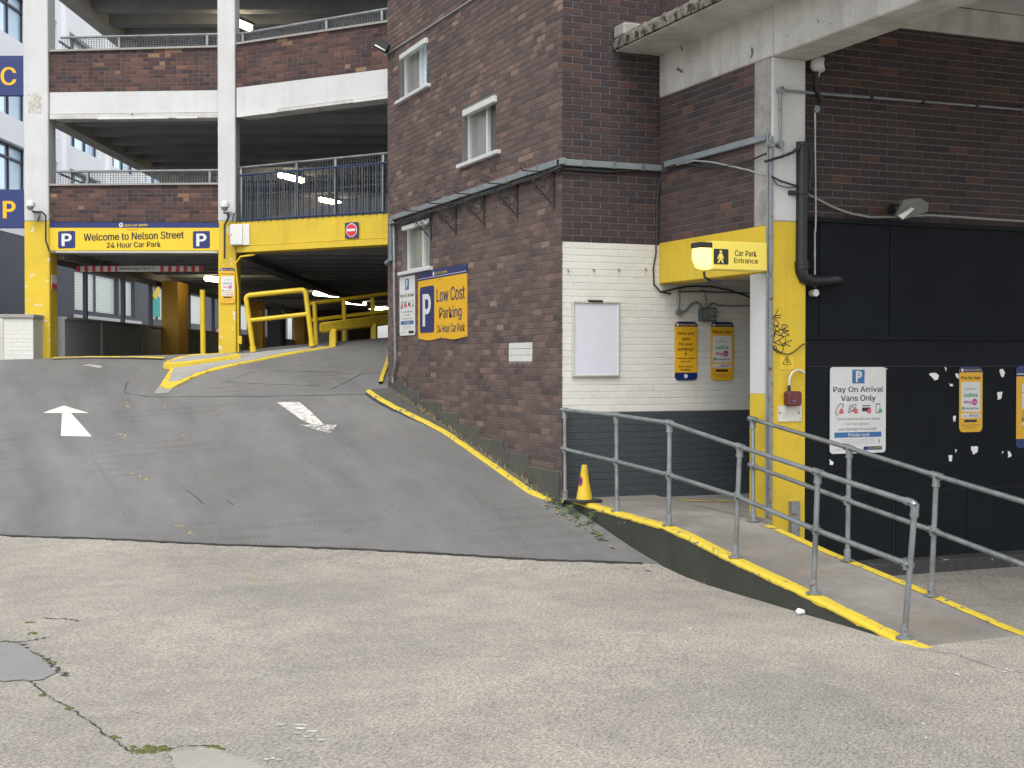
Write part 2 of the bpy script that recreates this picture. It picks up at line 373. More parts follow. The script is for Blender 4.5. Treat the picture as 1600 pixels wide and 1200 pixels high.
# ------------------------------------------------------------------ mesh helpers
ORG = {}
class MB:
    def __init__(s): s.v = []; s.f = []; s.t = []
    def add(s, vs, fs, tint=0.0):
        k = len(s.v); s.v += [Vector(v) for v in vs]
        for f in fs: s.f.append([k + i for i in f]); s.t.append(tint)
        return s
    def box(s, fr, a0, a1, h0, h1, d0, d1):
        v = [fr.pt(a, h, d) for d in (d0, d1) for (a, h) in ((a0, h0), (a1, h0), (a1, h1), (a0, h1))]
        return s.add(v, [(4, 5, 6, 7), (3, 2, 1, 0), (0, 1, 5, 4), (1, 2, 6, 5), (2, 3, 7, 6), (3, 0, 4, 7)])
    def prism(s, fr, poly, d0, d1):
        return s.ext([fr.pt(a, h, d0) for a, h in poly], fr.N * (d1 - d0))
    def ext(s, pts, vec):
        n = len(pts)
        v = list(pts) + [p + vec for p in pts]
        f = [tuple(range(n, 2 * n)), tuple(range(n - 1, -1, -1))] + [(i, (i + 1) % n, n + (i + 1) % n, n + i) for i in range(n)]
        return s.add(v, f)
    def tube(s, pts, r, seg=10, cap=True):
        pts = [Vector(p) for p in pts]; rings = []
        prev = None
        for i, p in enumerate(pts):
            if i == 0: t = pts[1] - p
            elif i == len(pts) - 1: t = p - pts[i - 1]
            else: t = (pts[i + 1] - p).normalized() + (p - pts[i - 1]).normalized()
            if t.length < 1e-9: t = Vector((0, 0, 1))
            t.normalize()
            if prev is None:
                a = Z_ if abs(t.z) < .9 else Vector((1, 0, 0))
                prev = t.cross(a).normalized()
            u = (prev - t * prev.dot(t)); u.normalize(); w = t.cross(u); prev = u
            rr = r[i] if isinstance(r, (list, tuple)) else r
            rings.append([p + (u * math.cos(2 * math.pi * k / seg) + w * math.sin(2 * math.pi * k / seg)) * rr for k in range(seg)])
        vs = [q for rg in rings for q in rg]; fs = []
        for i in range(len(rings) - 1):
            for k in range(seg):
                a = i * seg + k; b2 = i * seg + (k + 1) % seg
                fs.append((a, b2, b2 + seg, a + seg))
        if cap: fs.append(tuple(range(seg - 1, -1, -1))); fs.append(tuple(range(len(vs) - seg, len(vs))))
        return s.add(vs, fs)
    def disc(s, fr, a, h, r, d0, d1, seg=20, ry=None):
        ry = ry or r
        return s.prism(fr, [(a + r * math.cos(2 * math.pi * k / seg), h + ry * math.sin(2 * math.pi * k / seg)) for k in range(seg)], d0, d1)
    def lathe(s, base, prof, seg=20):
        vs = []; n = len(prof)
        for k in range(seg):
            a = 2 * math.pi * k / seg
            for r, z in prof: vs.append(base + Vector((r * math.cos(a), r * math.sin(a), z)))
        fs = []
        for k in range(seg):
            k2 = (k + 1) % seg
            for i in range(n - 1): fs.append((k * n + i, k2 * n + i, k2 * n + i + 1, k * n + i + 1))
        fs.append(tuple(k * n + n - 1 for k in range(seg))); fs.append(tuple(k * n for k in range(seg - 1, -1, -1)))
        return s.add(vs, fs)
    def sphere(s, c, r, seg=14, rings=8, sc=(1, 1, 1)):
        prof = [(max(1e-4, r * math.sin(math.pi * i / rings)), -r * math.cos(math.pi * i / rings)) for i in range(rings + 1)]
        k = len(s.v); s.lathe(Vector((0, 0, 0)), prof, seg)
        for i in range(k, len(s.v)):
            v = s.v[i]; s.v[i] = Vector((v.x * sc[0], v.y * sc[1], v.z * sc[2])) + Vector(c)
        return s
def rrect(a0, a1, h0, h1, r, n=4):
    out = []
    for cx, cy, st in ((a1 - r, h0 + r, -90), (a1 - r, h1 - r, 0), (a0 + r, h1 - r, 90), (a0 + r, h0 + r, 180)):
        for k in range(n + 1):
            t = math.radians(st + 90 * k / n); out.append((cx + r * math.cos(t), cy + r * math.sin(t)))
    return out

def link(o): sc.collection.objects.link(o); return o
def mk(name, mb, m, parent=None, smooth=False, label=None, kind=None, bev=0, loc=None, tint=False, fix=True):
    org = ORG[parent.name] if parent is not None else (loc or Vector((0, 0, 0)))
    me = bpy.data.meshes.new(name)
    me.from_pydata([v - org for v in mb.v], [], mb.f); me.update()
    if tint:
        at = me.attributes.new('tint', 'FLOAT', 'FACE')
        at.data.foreach_set('value', mb.t)
    if fix and not tint:
        bm = bmesh.new(); bm.from_mesh(me); bmesh.ops.recalc_face_normals(bm, faces=bm.faces)
        if bev: bmesh.ops.bevel(bm, geom=[e for e in bm.edges if e.is_manifold and e.calc_face_angle(0) > .6], offset=bev, segments=1, affect='EDGES', clamp_overlap=True)
        bm.to_mesh(me); bm.free()
    me.materials.append(m)
    if smooth:
        me.polygons.foreach_set('use_smooth', [len(p.vertices) <= 4 for p in me.polygons])
        me.set_sharp_from_angle(angle=math.radians(45))
    o = bpy.data.objects.new(name, me); link(o)
    if parent is not None: o.parent = parent
    else: o.location = org
    ORG[o.name] = org
    if label: o['label'] = label
    if kind: o['kind'] = kind
    return o
def thing(name, label, cat, loc, group=None):
    o = bpy.data.objects.new(name, None); link(o); o.location = loc; o.empty_display_size = .2
    o['label'] = label; o['category'] = cat
    if group: o['group'] = group
    ORG[o.name] = Vector(loc); return o
def tag(o, label, cat, group=None):
    o['label'] = label; o['category'] = cat
    if group: o['group'] = group
    return o

FONT = None
try:
    import os
    _fp = os.path.join(bpy.utils.system_resource('DATAFILES'), 'fonts', 'Inter.woff2')
    if os.path.exists(_fp): FONT = bpy.data.fonts.load(_fp)
except Exception: FONT = None
def text(fr, s, a0, a1, h0, h1, m, parent, d=.003, bold=0.0, name='lettering', keep=False):
    """lettering fitted into a box on a plane"""
    if s == 'P':                                  # heavy parking P, drawn as stem and bowl
        w = a1 - a0; h = h1 - h0; mb = MB(); N = 12
        mb.add([fr.pt(a0, h0, d), fr.pt(a0 + .30 * w, h0, d), fr.pt(a0 + .30 * w, h1, d), fr.pt(a0, h1, d)], [(0, 1, 2, 3)])
        cy = h1 - .315 * h; L = []
        for k in range(N + 1):
            t = math.pi / 2 - math.pi * k / N
            L += [fr.pt(a0 + .55 * w + .45 * w * math.cos(t), cy + .315 * h * math.sin(t), d), fr.pt(a0 + .55 * w + .16 * w * math.cos(t), cy + .15 * h * math.sin(t), d)]
        L = [fr.pt(a0 + .30 * w, h1, d), fr.pt(a0 + .30 * w, cy + .15 * h, d)] + L + [fr.pt(a0 + .30 * w, cy - .315 * h, d), fr.pt(a0 + .30 * w, cy - .15 * h, d)]
        mb.add(L, [(2 * i, 2 * i + 1, 2 * i + 3, 2 * i + 2) for i in range(len(L) // 2 - 1)])
        return mk(name, mb, m, parent, fix=False)
    cu = bpy.data.curves.new('t', 'FONT'); cu.body = s; cu.align_x = 'CENTER'; cu.resolution_u = 3; cu.offset = 0
    if FONT: cu.font = FONT
    ob = bpy.data.objects.new('t', cu); link(ob)
    dg = bpy.context.evaluated_depsgraph_get()
    me = bpy.data.meshes.new_from_object(ob.evaluated_get(dg))
    bpy.data.objects.remove(ob); bpy.data.curves.remove(cu)
    xs = [v.co.x for v in me.vertices]; ys = [v.co.y for v in me.vertices]
    x0, x1, y0, y1 = min(xs), max(xs), min(ys), max(ys)
    org = ORG[parent.name]
    kx = (a1 - a0) / (x1 - x0); ky = (h1 - h0) / (y1 - y0)
    base = [v.co.copy() for v in me.vertices]; polys = [list(p.vertices) for p in me.polygons]
    bo = min(bold, .018) * ky; sh = [(0, 0)] if bold <= 0 else [(-bo, 0), (bo, 0)]
    V = []; Fc = []
    for i, (dx, dy) in enumerate(sh):
        k = len(V)
        for c in base:
            V.append(fr.pt(a0 + (c.x - x0) * kx + dx, h0 + (c.y - y0) * ky + dy, d + .0005 * i) - org)
        Fc += [[k + q for q in p] for p in polys]
    me = bpy.data.meshes.new(name); me.from_pydata(V, [], Fc)
    me.materials.clear(); me.materials.append(m); me.name = name
    o = bpy.data.objects.new(name, me); link(o); o.parent = parent; ORG[o.name] = org
    return o
def textp(fr, s, x0, y0, x1, y1, m, parent, d=.003, bold=0.0, name='lettering', off=0):
    a0, a1, h0, h1 = fr.rect(x0, y0, x1, y1, off)
    return text(fr, s, a0, a1, h0, h1, m, parent, off + d, bold, name)
def plate(name, fr, x0, y0, x1, y1, m, parent, d0=0, d1=.006, r=None, smooth=False, off=0):
    a0, a1, h0, h1 = fr.rect(x0, y0, x1, y1, off)
    mb = MB()
    if r: mb.prism(fr, rrect(a0, a1, h0, h1, min(r, (a1 - a0) * .48, (h1 - h0) * .48)), off + d0, off + d1)
    else: mb.box(fr, a0, a1, h0, h1, off + d0, off + d1)
    return mk(name, mb, m, parent)

# ------------------------------------------------------------------ bricks
BRICKS = {}; RAW = ('brick', 'dark_brick', 'mid_brick', 'red_brick')
def lay(key, fr, parent, s0, s1, h0, h1, style, holes=(), shear=0.0, phase=0.0, L=.225, H=.075, low=None, clipf=None, dj=0.0, jt=.009):
    """collect the bricks of one wall: clipped to openings, laid in stretcher bond"""
    out = BRICKS.setdefault(key, [])
    n = int(math.ceil((h1 - h0) / H)); j = jt
    for i in range(n):
        c0 = h0 + i * H; c1 = min(c0 + H, h1)
        if c1 - c0 < .02: continue
        cuts = [(s0, s1)]
        for (a, b, p, q) in holes:
            if c1 > p + .02 and c0 < q - .02:
                nc = []
                for (x, y) in cuts:
                    if b <= x or a >= y: nc.append((x, y)); continue
                    if a > x: nc.append((x, a))
                    if b < y: nc.append((b, y))
                cuts = nc
        off = phase + (L / 2 if i % 2 else 0)
        for (x, y) in cuts:
            k = math.floor((x - off) / L)
            pos = off + k * L
            while pos < y:
                a = max(pos, x); b = min(pos + L, y)
                pos += L
                if y - b < .036: b = y; pos = y + 1
                if a > x and a - x < .036: a = x
                if b - a < .035: continue
                mid = (a + b) / 2
                if low is not None and c1 < low(mid): continue
                st = style(mid, (c0 + c1) / 2) if callable(style) else style
                if st is None: continue
                if st == 'red_brick' and b - a > .2 and rnd() < .3:       # odd headers among the stretchers
                    out.append((fr, parent, a + j / 2, (a + b) / 2 - j / 2, c0 + j / 2, c1 - j / 2, st, shear, dj)); a = (a + b) / 2
                out.append((fr, parent, a + j / 2, b - j / 2, c0 + j / 2, c1 - j / 2, st, shear, dj))
def brick_geo(mb, fr, a0, a1, h0, h1, shear, d, tint, front=.006):
    c = .003
    pts = []
    for (x, y, dd) in ((a0, h0, -.002), (a1, h0, -.002), (a1, h1, -.002), (a0, h1, -.002),
                       (a0, h0, front - c), (a1, h0, front - c), (a1, h1, front - c), (a0, h1, front - c),
                       (a0 + c, h0 + c, front), (a1 - c, h0 + c, front), (a1 - c, h1 - c, front), (a0 + c, h1 - c, front)):
        pts.append(fr.pt(x, y + shear * x, dd + d))
    mb.add(pts, [(0, 1, 5, 4), (1, 2, 6, 5), (2, 3, 7, 6), (3, 0, 4, 7), (4, 5, 9, 8), (5, 6, 10, 9), (6, 7, 11, 10), (7, 4, 8, 11), (8, 9, 10, 11)], tint)
def brick_tint(): 
    t = random.betavariate(2.0, 2.3)
    if rnd() < .07: t = U(.86, 1)
    return t
def finish_bricks(limit=300):
    for key, lst in BRICKS.items():
        sc_l = []
        for b in lst:
            fr, par, a0, a1, h0, h1, st, sh, dj = b
            c = fr.pt((a0 + a1) / 2, (h0 + h1) / 2 + sh * (a0 + a1) / 2)
            x, y, z = project(c)
            p0 = project(fr.pt(a0, h0)); p1 = project(fr.pt(a1, h0))
            area = abs(p1[0] - p0[0]) * (h1 - h0) / z
            if not (0 < x < 1600 and 0 < y < 1200): area = -1
            elif abs(p1[0] - p0[0]) < 7: area *= .3
            sc_l.append(area)
        order = sorted(range(len(lst)), key=lambda i: -sc_l[i])
        solo = set(i for i in order[:limit] if sc_l[i] > 0)
        cache = {}; rest = {}
        for i, b in enumerate(lst):
            fr, par, a0, a1, h0, h1, st, sh, dj = b
            t = brick_tint(); dd = dj + (U(-.0014, .0014) if st in RAW else U(-.0006, .0006))
            if i in solo:
                kk = (id(fr), round(a1 - a0, 3), round(h1 - h0, 3), st, sh)
                if kk not in cache:
                    mb = MB(); brick_geo(mb, fr, 0, a1 - a0, 0, h1 - h0, sh, 0, 0, .006 if st in RAW else .0032)
                    base = fr.pt(0, 0, 0)
                    me = bpy.data.meshes.new('brick'); me.from_pydata([v - base for v in mb.v], [], mb.f); me.update()
                    me.materials.append(M[st]['o']); cache[kk] = (me, base)
                me, base = cache[kk]
                o = bpy.data.objects.new('brick', me); link(o); o.parent = par
                o.location = fr.pt(a0, h0 + sh * a0, dd) - ORG[par.name]
                o['tint'] = t
            else:
                mb = rest.setdefault((par.name, st), (par, MB()))[1]
                brick_geo(mb, fr, a0, a1, h0, h1, sh, dd, t, .006 if st in RAW else .0032)
        for (pn, st), (par, mb) in rest.items():
            mk('brickwork', mb, M[st]['g'], par, tint=True, kind='stuff')

# ------------------------------------------------------------------ THE GROUND
def grid(xs, ys, f, mask=None):
    mb = MB(); nx, ny = len(xs), len(ys)
    mb.v = [Vector((x, y, f(x, y))) for y in ys for x in xs]
    for j in range(ny - 1):
        for i in range(nx - 1):
            a = j * nx + i; mb.f.append([a, a + 1, a + nx + 1, a + nx]); mb.t.append(0)
    return mb
def frange(a, b, s):
    n = max(1, int(round(abs(b - a) / s))); return [a + (b - a) * i / n for i in range(n + 1)]
xs = frange(-120, -24, 12) + frange(-22, 6.24, .4)
ys = frange(-120, -6, 12) + frange(-4, 30, .4) + frange(32, 140, 6)
mk('ground', grid(xs, ys, gz), M['ground'], kind='structure', fix=False, smooth=True)
xs = [6.24, 6.3, 6.6, 7, 7.5, 8, 9, 10, 12, 14, 20, 40, 80, 140]; ys = frange(-120, -6, 12) + frange(-4, 16, .4) + [20, 40, 80, 140]
mk('ground', grid(xs, ys, lambda x, y: lowgz(x, y) if x > 6.25 else min(lowgz(x, y), 0.012 * noise.noise(Vector((x * .35, y * .35, 3))))), M['ground'], kind='structure', fix=False, smooth=True)

SEAM = [(lambda p: (p.x, p.y))(ghit(x, y)) for x, y in ((0, 838), (150, 843), (300, 850.5), (560, 860), (700, 867.5), (850, 877), (1008, 887.5))]
SEAM = [(SEAM[0][0] - 17, SEAM[0][1] + 12.5)] + SEAM[:-1] + [(max(SEAM[-1][0], 6.26), SEAM[-1][1])]
def seam_y(x):
    for (x0, y0), (x1, y1) in zip(SEAM, SEAM[1:]):
        if x <= x1: return y0 + (y1 - y0) * (x - x0) / (x1 - x0) + .03 * noise.noise(Vector((x * 1.7, 0, 0))) + .012 * noise.noise(Vector((x * 9, 0, 0)))
    return SEAM[-1][1]
for nm, mt, of in (('ground', 'ground', 0), ('exit_lane', 'asphalt', .014)):
    x0 = 6.24 if nm == 'ground' else 6.215
    mk(nm, grid(frange(x0, 15, .35), frange(19.44, 52, .3), lambda x, y: gz(x, y) + of), M[mt], kind='structure', fix=False, smooth=True)
mb = MB(); xs = frange(-16, 6.215, .13); rows = 90
for i, x in enumerate(xs):
    y0 = seam_y(x)
    mb.v.append(Vector((x, y0, gz(x, y0) - .01)))
    for j in range(rows + 1):
        y = y0 + (48 - y0) * (j / rows) ** 1.2
        mb.v.append(Vector((x, y, gz(x, y) + .014)))
n = rows + 2
for i in range(len(xs) - 1):
    for j in range(n - 1):
        a = i * n + j; mb.f.append([a, a + n, a + n + 1, a + 1]); mb.t.append(0)
mk('vehicle_ramp', mb, M['asphalt'], kind='structure', fix=False, smooth=False)
ASP = .014

def ribbon(pts, w, off, jit=0.0, f=gz, sub=4):
    mb = MB(); q = []
    for a, b in zip(pts, pts[1:]):
        for k in range(sub): q.append(a.lerp(b, k / sub))
    q.append(pts[-1]); L = []
    for i, p in enumerate(q):
        t = (q[min(i + 1, len(q) - 1)] - q[max(i - 1, 0)]); t.z = 0; t.normalize(); nrm = Vector((-t.y, t.x, 0))
        ww = w * max(.15, 1 + U(-jit, jit)); c = p + nrm * U(-jit, jit) * w * (1 if jit < .5 else 1.6)
        for sgn in (-1, 1):
            v = c + nrm * ww * .5 * sgn; v.z = f(v.x, v.y) + off; L.append(v)
    mb.add(L, [(2 * i, 2 * i + 1, 2 * i + 3, 2 * i + 2) for i in range(len(q) - 1)])
    return mb
def rag(poly, j=1.6, n=5):
    out = []
    for (x0, y0), (x1, y1) in zip(poly, poly[1:] + poly[:1]):
        for k in range(n): out.append((x0 + (x1 - x0) * k / n + U(-j, j) * 1.5, y0 + (y1 - y0) * k / n + U(-j, j) * .6))
    return out
def patch(poly, off, f=gz, inner=0):
    """polygon from pixels on the ground, finely cut so it follows the surface"""
    pts = [ghit(x, y, 0, f) for x, y in poly]
    bm = bmesh.new(); vs = [bm.verts.new((p.x, p.y, 0)) for p in pts]; bm.faces.new(vs)
    bmesh.ops.triangulate(bm, faces=bm.faces)
    bmesh.ops.subdivide_edges(bm, edges=[e for e in bm.edges if e.calc_length() > .25], cuts=4, use_grid_fill=True)
    bmesh.ops.triangulate(bm, faces=bm.faces)
    mb = MB(); mb.v = [Vector((v.co.x, v.co.y, f(v.co.x, v.co.y) + off)) for v in bm.verts]
    bm.verts.index_update(); mb.f = [[v.index for v in fc.verts] for fc in bm.faces]; mb.t = [0] * len(mb.f); bm.free()
    return mb
# painted arrows
a1 = thing('road_arrow', 'white painted arrow pointing straight ahead into the car park', 'road marking', ghit(110, 660), None)
mk('arrow_head', patch([(67, 647), (80, 642), (100, 635.5), (118, 641), (139, 647)], ASP + .004), M['road_white'], a1)
mk('arrow_shaft', patch([(97, 647.5), (111, 647.5), (126, 664), (143.5, 684), (95, 683)], ASP + .004), M['road_white'], a1)
a2 = thing('road_arrow', 'worn white arrow pointing back down the exit ramp', 'road marking', ghit(480, 655), None)
mk('arrow_shaft', patch([(432, 630), (468, 630), (488, 647), (506, 665), (489, 666), (470, 657)], ASP + .004), M['road_white_half'], a2)
mk('arrow_head', patch([(467, 665), (527, 665.5), (516, 679), (500, 675)], ASP + .004), M['road_white_worn'], a2)
# tar joints and cracks
def gline(pxs, w, off, jit=.2, f=gz): return ribbon([ghit(x, y, 0, f) for x, y in pxs], w, off, jit, f)
def joint(pxs, w=.02, off=ASP + .004, name='tar_joint', m='tar'):
    o = mk(name, ribbon([ghit(x, y) for x, y in pxs], w * .7, off, .55, gz, 8), M[m], fix=False); o['kind'] = 'structure'; return o
joint([(195, 615), (222, 620), (250, 621.5), (400, 621), (520, 619), (598, 617)], .022)
joint([(194, 615), (200, 598)], .02)
joint([(420, 581), (520, 583), (560, 586), (600, 584)], .014)
joint([(350, 598), (374, 600), (430, 602), (500, 605)], .012)
joint([(517, 610), (545, 597), (568, 583)], .02)
joint([(352, 598), (380, 588), (398, 581)], .014)
o = mk('asphalt_joint', ribbon([Vector((x, seam_y(x) - .006, 0)) for x in frange(-6, 6.08, .2)], .035, .0195, .35), M['tar'], fix=False); o['kind'] = 'structure'
joint([(290, 768), (303, 775), (318, 790)], .012); joint([(355, 784), (364, 791)], .012)
M['seam'] = mat('pale asphalt seam', (.155, .154, .15), .9, .5, 6, .2, .5, 60)
joint([(662, 735), (700, 757), (740, 785), (780, 815), (830, 850), (848, 862)], .03, ASP + .003, 'asphalt_seam', 'seam')
joint([(140, 708), (160, 740), (182, 771), (206, 800), (218, 815)], .03, ASP + .003, 'asphalt_seam', 'seam')
joint([(500, 690), (480, 671), (440, 650), (400, 632)], .02, ASP + .003, 'asphalt_seam', 'seam')
GC = .004
o = mk('crack', ribbon([ghit(x, y) for x, y in [(0, 1003), (28, 1003.5), (52, 1001), (75, 996)]], 0.0180, GC, .75, gz, 9), M['tar'], fix=False); o['kind'] = 'structure'
o = mk('crack', ribbon([ghit(x, y) for x, y in [(30, 1006), (42, 1015), (62, 1026), (76, 1034), (88, 1046), (105, 1057)]], 0.0270, GC, .75, gz, 9), M['tar'], fix=False); o['kind'] = 'structure'
o = mk('crack', ribbon([ghit(x, y) for x, y in [(48, 1062), (60, 1078), (85, 1094), (110, 1108), (140, 1127), (165, 1148), (190, 1166), (205, 1174)]], 0.0099, GC, .75, gz, 9), M['tar'], fix=False); o['kind'] = 'structure'
o = mk('crack', ribbon([ghit(x, y) for x, y in [(205, 1172), (232, 1176), (262, 1172), (285, 1166), (330, 1166), (352, 1172)]], 0.0090, GC, .75, gz, 9), M['tar'], fix=False); o['kind'] = 'structure'
o = mk('crack', ribbon([ghit(x, y) for x, y in [(66, 966), (85, 968), (100, 967), (122, 971)]], 0.0180, GC, .75, gz, 9), M['tar'], fix=False); o['kind'] = 'structure'
o = mk('crack', ribbon([ghit(x, y) for x, y in [(655, 1025), (690, 1025)]], 0.0054, GC, .75, gz, 9), M['tar'], fix=False); o['kind'] = 'structure'
o = mk('crack', ribbon([ghit(x, y) for x, y in [(975, 889), (984, 889.5)]], 0.0270, GC, .75, gz, 9), M['tar'], fix=False); o['kind'] = 'structure'; o = mk('crack', ribbon([ghit(x, y) for x, y in [(1006, 893), (1020, 894.5)]], 0.0270, GC, .75, gz, 9), M['tar'], fix=False); o['kind'] = 'structure'
o = mk('crack', ribbon([ghit(x, y) for x, y in [(1405, 1012), (1440, 1016), (1490, 1022), (1560, 1046), (1600, 1052)]], 0.0045, GC, .75, gz, 9), M['tar'], fix=False); o['kind'] = 'structure'
o = mk('ground_patch', patch(rag([(-6, 1006), (28, 1007), (45, 1017), (66, 1030), (76, 1040), (90, 1052), (62, 1064), (30, 1064), (-6, 1066)]), .006), mat('smooth grey patch', (.215, .215, .21), .85, .3, 3, .2, .4, 60)); o['kind'] = 'structure'
o = mk('ground_patch', patch(rag([(262, 1177), (330, 1169), (360, 1180), (420, 1200), (420, 1230), (290, 1230)], 3), .006), mat('pale cement patch', (.30, .29, .26), .85, .3, 3, .2, .4, 60)); o['kind'] = 'structure'
# splashes of old yellow and white paint
def blot(px, py, w, h, m, off, name='paint_mark', n=4, label=None):
    mb = MB()
    for k in range(n):
        cx = px + U(-w, w); cy = py + U(-h, h) + (cx - px) * .3; r = U(.25, .6)
        pts = []
        for i in range(9):
            a = 2 * math.pi * i / 9; q = U(.5, 1)
            p = ghit(cx + math.cos(a) * w * r * q, cy + math.sin(a) * h * r * q); p.z = gz(p.x, p.y) + off
            pts.append(p)
        mb.add(pts, [tuple(range(9))])
    o = mk(name, mb, m, fix=False); o['kind'] = 'structure'; return o
old_y = mat('faded yellow paint', (.42, .36, .12), .8, .8, 20, .3, .3, 90, under=(.15, .15, .148), peel=.5, pscale=28)
for (x, y) in ((198, 634), (190, 683), (206, 743), (225, 750), (280, 824), (297, 833), (257, 636), (289, 685), (346, 740)):
    blot(x, y, 7 if x < 250 or y > 800 else 3, 3, old_y, ASP + .004)
old_w = mat('old white paint', (.55, .54, .5), .8, .5, 20, .3, .3, 90, under=(.3, .28, .25), peel=.5, pscale=20)
for (x, y, w, h) in ((462, 1142, 30, 6), (490, 1143, 26, 5), (487, 1155, 22, 3), (426, 1188, 14, 4), (565, 950, 14, 2), (1585, 1054, 18, 4), (1480, 1049, 16, 3)):
    blot(x, y, w, h, old_w, GC)
blot(155, 576, 24, 2.2, old_w, ASP + .004); blot(488 - 130, 575, 9, 1.5, M['litter'], ASP + .004)
blot(417, 907, 24, 5, mat('faded yellow on concrete', (.42, .36, .16), .8, .8, 20, .3, .3, 90, under=(.3, .28, .25), peel=.52, pscale=28), GC)

# ------------------------------------------------------------------ BRICK BUILDING
bb = thing('brick_building', 'dark brick stair block with white windows between the car park and the porch', 'building', (6.13, 13.37, 0))
TOP = 8.2
def hh(fr, x, y): return fr.hit(x, y)[1]
s_end = W1.hit(606, 400)[0]                        # far end of the left wall
wins = []                                           # windows: (left px, right px, top px at left, bottom px at left, box...)
for (xl, xr, yt, yb) in ((624, 667, 91, 155), (722, 775, 181, 257), (628, 671, 357, 426)):
    a = W1.hit(xl, 0)[0]; b = W1.hit(xr, 0)[0]
    wins.append((a, b, hh(W1, xl, yb), hh(W1, xl, yt - 6)))
def slab_with_holes(fr, s0, s1, h0, h1, holes, d0, d1):
    mb = MB(); ss = sorted({s0, s1} | {v for h in holes for v in h[:2]}); hs = sorted({h0, h1} | {v for h in holes for v in h[2:]})
    for a, b in zip(ss, ss[1:]):
        for p, q in zip(hs, hs[1:]):
            m1, m2 = (a + b) / 2, (p + q) / 2
            if any(h[0] < m1 < h[1] and h[2] < m2 < h[3] for h in holes): continue
            mb.box(fr, a, b, p, q, d0, d1)
    return mb
wall_l = mk('wall', slab_with_holes(W1, s_end, -.010, -.3, TOP, wins, -.3, 0), M['mortar'], bb, label='long left wall with three windows, facing the vehicle ramp')
s3 = 7.34 - 6.13
BH = .075
lint0 = .877 + EYE; lint1 = 1.335 + EYE
wtop = hh(W2, 950, 380); wgrey = hh(W2, 1000, 643)
wall_f = mk('wall', MB().box(W2, .001, s3, wtop, TOP, -.009, 0).box(W2, .301, s3, wtop, TOP, -.3, -.0091), M['pale_mortar'], bb, label='narrow brick wall above the white painted porch')
mk('wall_base', MB().box(W2, .001, 3.2, wgrey, wtop, -.009, 0).box(W2, .301, 3.2, wgrey, wtop, -.3, -.0091), M['white_mortar'], bb, label='white painted porch wall')
wall_w = bpy.data.objects['wall_base']
wall_g = mk('wall_base', MB().box(W2, .001, 3.2, .3, wgrey, -.009, 0).box(W2, .301, 3.2, .3, wgrey, -.3, -.0091), M['slate_mortar'], bb, label='slate grey painted lower porch wall')
wall_s = mk('wall', MB().box(W3, 0, 1.93, lint1, TOP, -.3, 0), M['pale_mortar'], bb, label='brick wall over the yellow porch lintel')
# hidden return walls and roof keep the block solid
mb = MB(); mb.box(Fr((6.13, 13.37 - s_end), (-1, 0, 0), (0, 1, 0)), -8.5, -.3, -.3, TOP, -.3, 0)
mk('wall', mb, M['mortar'], bb, label='rear wall')
mk('roof', MB().box(Fr((6.13, 0), (1, 0, 0), (0, -1, 0)), 0, 8.5, TOP, TOP + .2, s_end - 13.37, -13.37), M['concrete'], bb)
def low1(s):
    p = W1.pt(s, 0); return gz(6.0, p.y) - .12
a0, a1_, h0, h1 = W1.rect(795, 538, 832, 567)
ph0 = .05 + round((h0 - .05) / BH) * BH; ph1 = .05 + round((h1 - .05) / BH) * BH
lay('bb', W1, wall_l, s_end + .005, .0105, 0.05, TOP, 'brick', list(wins) + [(a0, a1_, ph0, ph1)], low=low1)
lay('bb', W1, wall_l, a0, a1_, ph0, ph1, 'white_brick', phase=(BH and (.1125 if round((ph0 - .05) / BH) % 2 else 0)), jt=.005)
# brick arris at the corner: walls meet with their outer faces
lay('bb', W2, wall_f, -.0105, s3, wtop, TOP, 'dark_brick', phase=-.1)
lay('bb', W3, wall_s, 0.0, 1.93, lint1, TOP, 'mid_brick', phase=.06)
lay('bb', W2, wall_w, -.001, 2.4, wgrey, wtop, 'white_brick', phase=-.1, jt=.007)
lay('bb', W2, wall_g, -.001, 2.4, wgrey - 14 * BH, wgrey, 'slate_brick', phase=-.1, jt=.007)
# whitewashed patch on the left wall
def irregular(a0, a1, h0, h1, n=9, j=.015):
    p = []
    for k in range(n): p.append((a0 + (a1 - a0) * k / n, h0 + U(-3 * j, j)))
    for k in range(n): p.append((a1 + U(-j, j), h0 + (h1 - h0) * k / n))
    for k in range(n): p.append((a1 - (a1 - a0) * k / n, h1 + U(-j, j)))
    for k in range(n): p.append((a0 + U(-j, j), h1 - (h1 - h0) * k / n))
    return p
mk('paint_drip', (lambda mb: [mb.prism(W1, [(q, ph0 + .004), (q + .012 * U(.5, 1.4), ph0 + .004), (q + .006, ph0 - U(.015, .05))], .0068, .0076) for q in [a0 + .02 + k * .045 for k in range(int((a1_ - a0 - .03) / .045))]] and mb)(MB()), M['white_mortar'], bb, kind='stuff')
# cement plinth steps
steps = [(619, 629, 594), (629, 655, 610.5), (655, 688, 628.5), (687, 714, 646), (714, 749, 667), (748, 785, 689), (784, 826, 711.5), (825, 872, 737)]
for (x0, x1, yt) in steps:
    a = W1.hit(x0, yt, .03)[0]; b = W1.hit(x1, yt, .03)[0]; h = W1.hit(x1, yt, .03)[1]
    g = gz(6.0, W1.pt(b, 0).y) - .05
    mk('plinth_block', MB().box(W1, a + .004, b - .004, g, h, .0, .035 + U(-.004, .006)), M['plinth'], bb, bev=.006)
